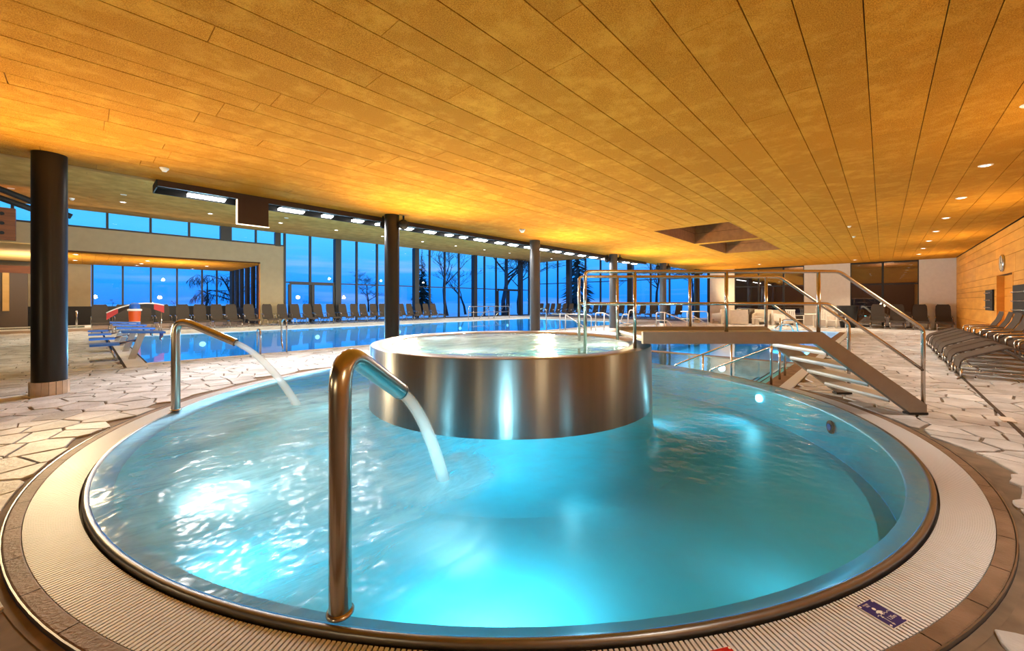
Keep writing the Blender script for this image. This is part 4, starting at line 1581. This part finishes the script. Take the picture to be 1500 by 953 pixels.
# ------------------------------------------------------------------ starting blocks
proto = None
for k in range(4):
    lab = 'blue topped steel starting block at the swimming pool end, ' + ['nearest to the paved deck', 'second from the paved deck', 'third from the paved deck', 'farthest along the pool end'][k]
    if proto is None:
        proto = t = thing('starting_block', lab, 'starting block', (.86, 14.75, .012), 0, 'starting blocks')
        MB().slabxz([(-.07, 0), (.07, 0), (.29, .72), (.15, .72)], -.055, .055).build('pillar', M['steel'], t)
        pf = MB().slabxz([(-.20, .715), (.66, .665), (.66, .71), (-.20, .765)], -.32, .32).build('platform', M['blue_plastic'], t)
        MB().slabxz([(-.78, .40), (-.24, .40), (-.24, .45), (-.78, .45)], -.30, .30).build('step', M['blue_plastic'], t)
        for y in (-.18, .18):
            MB().tube(fillet([(-.30, y, 0), (-.42, y, .40)], .02), .022, 6).build('step_leg', M['rail'], t)
        MB().tube([(-.25, 0, .42), (.12, 0, .50)], .03, 6).build('step_arm', M['rail'], t)
        MB().tube([(.60, -.2, .66), (.60, -.2, .46), (.60, .2, .46), (.60, .2, .66)], .02, 6).build('grip', M['rail'], pf)
    else:
        dup(proto, (.86, 14.75 + 2.42 * k, .012), 0, lab)

# ------------------------------------------------------------------ drum, arched float, planters, chairs
t = thing('rescue_post', 'orange drum with blue cap and white rim on thin legs by the pool corner', 'post', (1.62, 26.0, 0))
MB().lathe([(.20, .62), (.225, 1.12)], 24).build('drum', M['orange'], t)
MB().lathe([(.20, .50), (.20, .62), (.01, .62)], 24).build('lower_ring', M['signwhite'], t)
MB().lathe([(.26, 1.12), (.26, 1.20), (.20, 1.22)], 24).build('rim', M['signwhite'], t)
MB().lathe([(.20, 1.22), (.19, 1.40), (.12, 1.50), (.01, 1.52)], 24).build('cap', M['blue_plastic'], t)
for a in (.5, 2.6, 4.7):
    MB().tube([(.14 * cos(a), .14 * sin(a), 0), (.14 * cos(a), .14 * sin(a), .52)], .022, 6).build('leg', M['rail'], t)
t = thing('rescue_board', 'arched board with white top edge and red ends behind the orange drum', 'board', (1.7, 26.75, 0))
N_ = 16
top = []
for i in range(N_ + 1):
    s_ = i / N_
    top.append((-1.0 + 2.05 * s_, 1.02 + 1.35 * s_ - 1.0 * s_ * s_))
mid = [(x_, z_ - .10 - .25 * s2) for (x_, z_), s2 in zip(top, [abs(i / N_ - .45) * 2 for i in range(N_ + 1)])]
MB().tube([(x_, 0, z_) for x_, z_ in top], .035, 8).build('edge_tube', M['signwhite'], t)
for a, b, nm in ((0, 3, 'red_end'), (13, N_, 'red_end')):
    MB().slabxz([mid[i] for i in range(a, b + 1)] + [top[i] for i in range(b, a - 1, -1)], -.03, .03).build(nm, M['red'], t)
MB().slabxz([mid[i] for i in range(3, 14)] + [top[i] for i in range(13, 2, -1)], -.025, .025).build('web', M['sling_dark'], t)
for xx, zt in ((-.8, 1.0), (.95, 1.1)):
    MB().tube([(xx, 0, 0), (xx, 0, zt)], .02, 6).build('leg', M['rail'], t)
for (u, v), lab in (((31.4, 1.55), 'tall tapered black planter pot before the white end wall panel'), ((-2.1, 14.6), 'tall tapered black planter pot at the picture edge behind the thick column')):
    t = thing('planter', lab, 'planter', (u, v, 0), 0, 'black planters')
    if v < 5:
        MB().lathe([(.01, 0), (.34, 0), (.52, 1.30), (.56, 1.32), (.52, 1.33), (.47, 1.1), (.01, 1.05)], 24).build('pot', M['planter'], t)
    else:
        MB().lathe([(.01, 0), (.27, 0), (.40, 1.26), (.43, 1.29), (.40, 1.30), (.36, 1.1), (.01, 1.05)], 24).build('pot', M['planter'], t)
    MB().lathe([(.50 if v < 5 else .38, 1.13), (.01, 1.16)], 20).build('soil', M['channel'], t)


def armchair(label, loc, rz):
    t = thing('armchair', label, 'armchair', loc, rz, 'white armchairs')
    MB().b2((-.38, -.42, .16), (.38, .36, .46)).build('seat', M['white_fur'], t)
    MB().slabyz([(.30, .05), (.46, .05), (.52, 1.0), (.40, 1.02)], -.52, .52).build('backrest', M['white_fur'], t)
    for s_ in (-1, 1):
        MB().slabyz([(-.46, 0), (-.36, 0), (-.30, .30), (.36, .30), (.40, 0), (.48, 0), (.46, .80), (-.40, .70)], s_ * .45 - .07, s_ * .45 + .07).build('side_panel', M['white_fur'], t)
    MB().b2((-.37, -.44, .46), (.37, .30, .55)).build('cushion', M['white_plastic'], t)


armchair('white armchair closest to the round columns in the lounge group', (31.5, 8.55, 0), radians(150))
armchair('white armchair with its back to the pool in the lounge group', (30.9, 7.25, 0), radians(0 + 100))
armchair('white armchair against the wider lounge window', (32.35, 6.2, 0), radians(-90))
armchair('white armchair end one beside the glass door mullion', (31.4, 4.75, 0), radians(-25))
t = thing('side_table', 'small white low table among the white armchairs', 'table', (31.2, 6.3, 0))
MB().lathe([(.01, .40), (.30, .40), (.30, .44), (.01, .44)], 20).build('top', M['white_plastic'], t)
MB().lathe([(.16, .0), (.12, .40)], 16).build('pedestal', M['white_plastic'], t)


def slat_chair(label, loc, rz):
    t = thing('slatted_chair', label, 'chair', loc, rz, 'white slatted chairs')
    for k in range(6):
        MB().b2((-.30, -.32 + k * .11, .44), (.30, -.23 + k * .11, .47)).build('seat_slat', M['white_plastic'], t)
    for k in range(5):
        MB().slabyz([(.32, .48), (.35, .48), (.46, 1.02), (.43, 1.02)], -.28 + k * .12, -.20 + k * .12).build('back_slat', M['white_plastic'], t)
    MB().slabyz([(.43, 1.0), (.46, 1.0), (.47, 1.08), (.44, 1.08)], -.32, .32).build('top_rail', M['white_plastic'], t)
    for sx in (-.29, .29):
        for sy in (-.30, .32):
            MB().tube([(sx, sy, 0), (sx, sy, .46 if sy > 0 else .70)], .028, 6).build('leg', M['white_plastic'], t)
        MB().b2((sx - .04, -.34, .70), (sx + .04, .40, .73)).build('armrest', M['white_plastic'], t)


slat_chair('white slatted chair turned towards the wider lounge window', (30.4, 4.0, 0), radians(60))
slat_chair('white slatted chair in the middle before the white end panel', (31.5, 2.85, 0), radians(-90))
slat_chair('white slatted chair next to the tall black planter', (30.2, 2.0, 0), radians(-40))
t = thing('round_table', 'white bistro table between the white slatted chairs', 'table', (30.1, 3.05, 0))
MB().lathe([(.01, .78), (.48, .78), (.48, .82), (.01, .82)], 24).build('top', M['white_plastic'], t)
MB().lathe([(.24, 0), (.24, .03), (.05, .06), (.05, .78)], 16).build('pedestal', M['white_plastic'], t)

# wall clock and coat racks on the orange wall
t = thing('wall_clock', 'round steel framed clock high on the orange wall', 'clock', (21.25, -3.0, 2.86))
MB().add([(.25 * cos(2 * pi * i / 32), .06, .25 * sin(2 * pi * i / 32)) for i in range(32)], [tuple(range(31, -1, -1))]).build('dial', M['dial'], t)
ring = [(.26 * cos(2 * pi * i / 32), .03, .26 * sin(2 * pi * i / 32)) for i in range(32)]
MB().tube(ring, .035, 8, closed=True).build('bezel', M['chrome'], t)
MB().b2((-.012, .062, 0), (.012, .068, .24)).build('hand', M['black'], t)
MB().b2((-.16, .062, -.012), (0, .068, .012)).build('hand', M['black'], t)
for u0, u1, z0, z1, lab in ((22.75, 24.1, 1.22, 2.0, 'black coat hook board on the orange wall past the recessed door'), (17.6, 19.6, 1.18, 2.05, 'black coat hook board on the orange wall at the picture edge')):
    t = thing('coat_rack', lab, 'coat rack', ((u0 + u1) / 2, -2.985, z0), 0, 'coat hook boards')
    w = (u1 - u0) / 2
    MB().b2((-w, 0, 0), (w, .04, z1 - z0)).build('board', M['black'], t)
    bd = [o for o in t.children][-1]
    n = int(w * 2 / .22)
    for r_ in range(3):
        for k in range(n):
            x_ = -w + .12 + k * .22
            z_ = .10 + r_ * .27
            MB().tube([(x_, .04, z_ + .04), (x_, .075, z_), (x_, .10, z_ + .03)], .011, 5).build('hook', M['chrome'], bd)

# ------------------------------------------------------------------ pool ladders and stair rails of the swimming pool
rail_thing('pool_ladder_rail', 'steel ladder rail at the swimming pool edge, the taller loop beside its twin', 'ladder', [('rail', [(4.2, 13.30, .01), (4.2, 13.32, 1.02), (4.2, 13.75, .98), (4.2, 13.78, .35), (4.2, 13.62, .0)])], .025, fil=.16, group='ladder rails of the swimming pool')
rail_thing('pool_ladder_rail', 'steel ladder rail at the swimming pool edge seen end on, nearer the starting blocks', 'ladder', [('rail', [(3.5, 13.30, .01), (3.5, 13.32, .74), (3.5, 13.62, .72), (3.5, 13.66, -.01)])], .025, fil=.12, group='ladder rails of the swimming pool')
rail_thing('pool_ladder_rail', 'steel ladder loop rising beside the plain grey column', 'ladder', [('rail', [(17.0, 13.30, .01), (17.0, 13.3, 1.2), (17.0, 13.8, 1.2), (17.0, 13.85, -.01)])], .03, fil=.2, group='ladder rails of the swimming pool')


def P(X, Y, z):
    a, b = uv(X, Y)
    return (a, b, z)


rail_thing('stair_rail', 'white lit stair rail with long level top bar behind the bridge rail posts', 'handrail',
           [('rail', [P(2.15, 21.6, .9), P(4.1, 21.6, .86), P(4.3, 21.6, .75), P(4.3, 21.6, 0)]), ('post', [P(2.6, 21.6, 0), P(2.6, 21.6, .89)]), ('post', [P(2.9, 21.6, 0), P(2.9, 21.6, .88)]), ('rail', [P(2.9, 21.6, .86), P(4.0, 21.6, .15)])], .03, m='railwhite', group='pale stair rails')
rail_thing('stair_rail', 'white stair rail sloping down beside the column with floodlights behind the bridge handrail end', 'handrail',
           [('rail', [P(4.5, 21.4, .35), P(4.5, 21.4, .95), P(4.95, 21.4, .95), P(6.0, 21.4, .4), P(6.4, 21.4, .35)]), ('post', [P(4.95, 21.4, 0), P(4.95, 21.4, .94)]), ('post', [P(4.5, 21.4, 0), P(4.5, 21.4, .4)])], .03, m='railwhite', group='pale stair rails')
rail_thing('stair_rail', 'small pale curved double rail between two columns behind the bridge', 'handrail',
           [('rail', [P(6.4, 24, 0), P(6.7, 24, .8), P(7.0, 24, .8), P(7.0, 24, 0)]), ('rail', [P(7.0, 24.4, 0), P(7.2, 24.4, 1.05), P(7.6, 24.4, 1.05)]), ('post', [P(7.6, 24.4, 0), P(7.6, 24.4, 1.05)])], .03, m='railwhite', group='pale stair rails')
rail_thing('stair_rail', 'pale stair rail sloping down in front of the second floodlight column', 'handrail',
           [('rail', [P(8.7, 24, .05), P(8.7, 24, .92), P(9.2, 24, .92), P(10.7, 24, .3), P(11.2, 24, .26)]), ('post', [P(9.2, 24, 0), P(9.2, 24, .9)]), ('rail', [P(8.7, 24, .45), P(9.4, 24, .42), P(9.7, 24, 0)])], .03, m='railwhite', group='pale stair rails')
rail_thing('stair_rail', 'pale rectangular stair rail next to the white armchairs', 'handrail',
           [('rail', [P(10.6, 25, .95), P(12.2, 25, .95), P(12.3, 25, .85), P(12.3, 25, 0)]), ('post', [P(11.0, 25, 0), P(11.0, 25, .94)]), ('rail', [P(11.0, 25, .9), P(12.2, 25, .2)]), ('mid_rail', [P(10.6, 25, .5), P(12.3, 25, .5)]), ('post', [P(11.3, 25, 0), P(11.3, 25, .94)])], .03, m='railwhite', group='pale stair rails')
rail_thing('stair_rail', 'curved steel stair rail at the stepped pool end below the bridge stair', 'handrail',
           [('rail', [P(13.9, 20.6, 0), P(14.0, 20.6, .62), P(14.7, 20.6, .62), P(14.8, 20.6, 0)]), ('rail', [P(12.9, 19.6, .2), P(13.2, 19.6, .45), P(13.7, 19.6, .45), P(13.9, 19.6, 0)]), ('post', [P(13.2, 19.6, 0), P(13.2, 19.6, .75)])], .03, group='pale stair rails')
rail_thing('ramp_rail', 'steel ramp railing with diagonal bars on the far side before the windows', 'railing',
           [('rail', [(23.3, 27, 0), (23.3, 27, 1.15), (28.6, 27, 1.15), (28.6, 27, 0)]), ('mid_rail', [(23.3, 27, .62), (28.6, 27, .62)]), ('post', [(23.9, 27, 0), (23.9, 27, 1.15)]), ('post', [(25.8, 27, 0), (25.8, 27, 1.15)]), ('post', [(26.5, 27, 0), (26.5, 27, 1.15)]),
            ('brace', [(24.6, 27, .05), (25.8, 27, 1.1)]), ('brace', [(26.4, 27, .05), (27.8, 27, 1.1)])], .035, fil=.1)

# ------------------------------------------------------------------ outside: snow and trees
struct('ground', MB().b2((-300, 40.6, -.5), (8.5, 500, -.25)).b2((8.5, 31.6, -.5), (38.4, 500, -.25)).b2((38.4, -60, -.5), (500, 500, -.25)), M['snow'])


def tree(X, Y, h, label, seed, droop=0.0, spread=.55, dense=1.0, name='bare_tree'):
    rr = random.Random(seed)
    x0, y0 = uv(X, Y)
    t = thing(name, label, 'tree', (x0, y0, -.26), 0, 'trees outside the windows')
    tr, br = MB(), MB()

    def limb(mb, p, d, L, r, lev):
        pts, rs = [p], [r]
        q = p
        dd = d.copy()
        n = 4
        for i in range(n):
            dd = (dd + Vector((rr.uniform(-.25, .25), rr.uniform(-.25, .25), rr.uniform(-.05, .15) - droop * lev * .14))).normalized()
            q = q + dd * (L / n)
            pts.append(q)
            rs.append(max(.012, r * (1 - .72 * (i + 1) / n)))
        mb.tube(pts, rs, 5 if lev == 0 else 3, caps=False)
        if lev >= 4 or L < .35:
            return
        k = int((5 if lev == 0 else rr.choice((3, 4, 4))) * dense + .5)
        for j in range(k):
            s_ = rr.uniform(.35, 1.0)
            i = min(n - 1, int(s_ * n))
            base = pts[i].lerp(pts[i + 1], s_ * n - i) if s_ * n - i < 1 else pts[-1]
            a = rr.uniform(0, 2 * pi)
            side = Vector((cos(a), sin(a), rr.uniform(-.1, .4)))
            nd = (dd * (1 - spread) + side * spread).normalized()
            limb(br, base, nd, L * rr.uniform(.45, .72), rs[i] * .6, lev + 1)
    limb(tr, Vector((0, 0, 0)), Vector((0, 0, 1)), h * .55, h * .022, 0)
    tr.build('trunk', M['bark'], t)
    br.build('branches', M['bark'], t, kind='stuff')


def conifer(X, Y, h, label, seed):
    rr = random.Random(seed)
    x0, y0 = uv(X, Y)
    t = thing('conifer_tree', label, 'tree', (x0, y0, -.26), 0, 'trees outside the windows')
    MB().tube([(0, 0, 0), (0, 0, h)], [h * .02, .02], 6).build('trunk', M['bark'], t)
    mb = MB()
    for k in range(60):
        z = h * (.08 + .9 * k / 60)
        L = h * .22 * (1 - k / 62) + .1
        for j in range(9):
            a = rr.uniform(0, 2 * pi)
            l_ = L * rr.uniform(.7, 1.15)
            c_, s_ = cos(a), sin(a)
            w = l_ * .16
            mb.add([(0, 0, z), (c_ * l_ * .6 - s_ * w, s_ * l_ * .6 + c_ * w, z - l_ * .18), (c_ * l_, s_ * l_, z - l_ * .35), (c_ * l_ * .6 + s_ * w, s_ * l_ * .6 - c_ * w, z - l_ * .18)], [(0, 1, 2, 3)])
    mb.build('needles', M['leaf'], t, kind='stuff')


def at_px(px_, Y):
    return (px_ - 750) / 583 * Y


tree(at_px(344, 44), 44, 9, 'bare drooping tree outside the bay window corner', 3, 1.0, .6, 1.15)
tree(at_px(300, 47), 47, 8, 'slender drooping tree outside the bay window, left of the corner tree', 5, 1.6, .6, .9)
tree(at_px(540, 75), 75, 9, 'round crowned bare tree behind the window post beside the near dark column', 11, 0, .75, 1.25)
conifer(at_px(618, 60), 60, 10, 'dark conifer outside behind the second window post', 4)
tree(at_px(655, 52), 52, 12, 'tall bare tree with open crown outside the tall windows', 21, 0, .5)
tree(at_px(682, 58), 58, 9, 'thin bare tree next to the taller one outside the tall windows', 25, 0, .5, .9)
tree(at_px(738, 50), 50, 15, 'large twiggy tree outside above the glass door', 31, .2, .6, 1.2)
tree(at_px(760, 62), 62, 13, 'bare tree outside at the far corner of the glass walls', 35, .2, .6, 1.2)
conifer(at_px(846, 72), 72, 17, 'tall dark conifer outside the end glass wall', 8)
tree(at_px(895, 85), 85, 11, 'bare tree outside the end glass wall behind a floodlight column', 41, 0, .6)
tree(at_px(962, 66), 66, 13, 'wide bare tree outside the end glass wall past the second floodlight column', 44, .2, .65, 1.1)
tree(at_px(1015, 74), 74, 12, 'bare tree outside near the pale end panel', 47, .2, .65, 1.2)
for px_, Y, h, sd, lb in ((165, 120, 3.5, 51, 'tiny bare sapling on the snowfield under the bay window sky, outer one'), (208, 120, 3, 52, 'tiny bare sapling on the snowfield, second in the bay window'), (255, 110, 3, 53, 'tiny bare shrub on the snowfield, third in the bay window'), (445, 100, 3, 54, 'small bare shrub outside the glass door frame')):
    tree(at_px(px_, Y), Y, h, lb, sd, 0, .6, .8, 'bare_shrub')
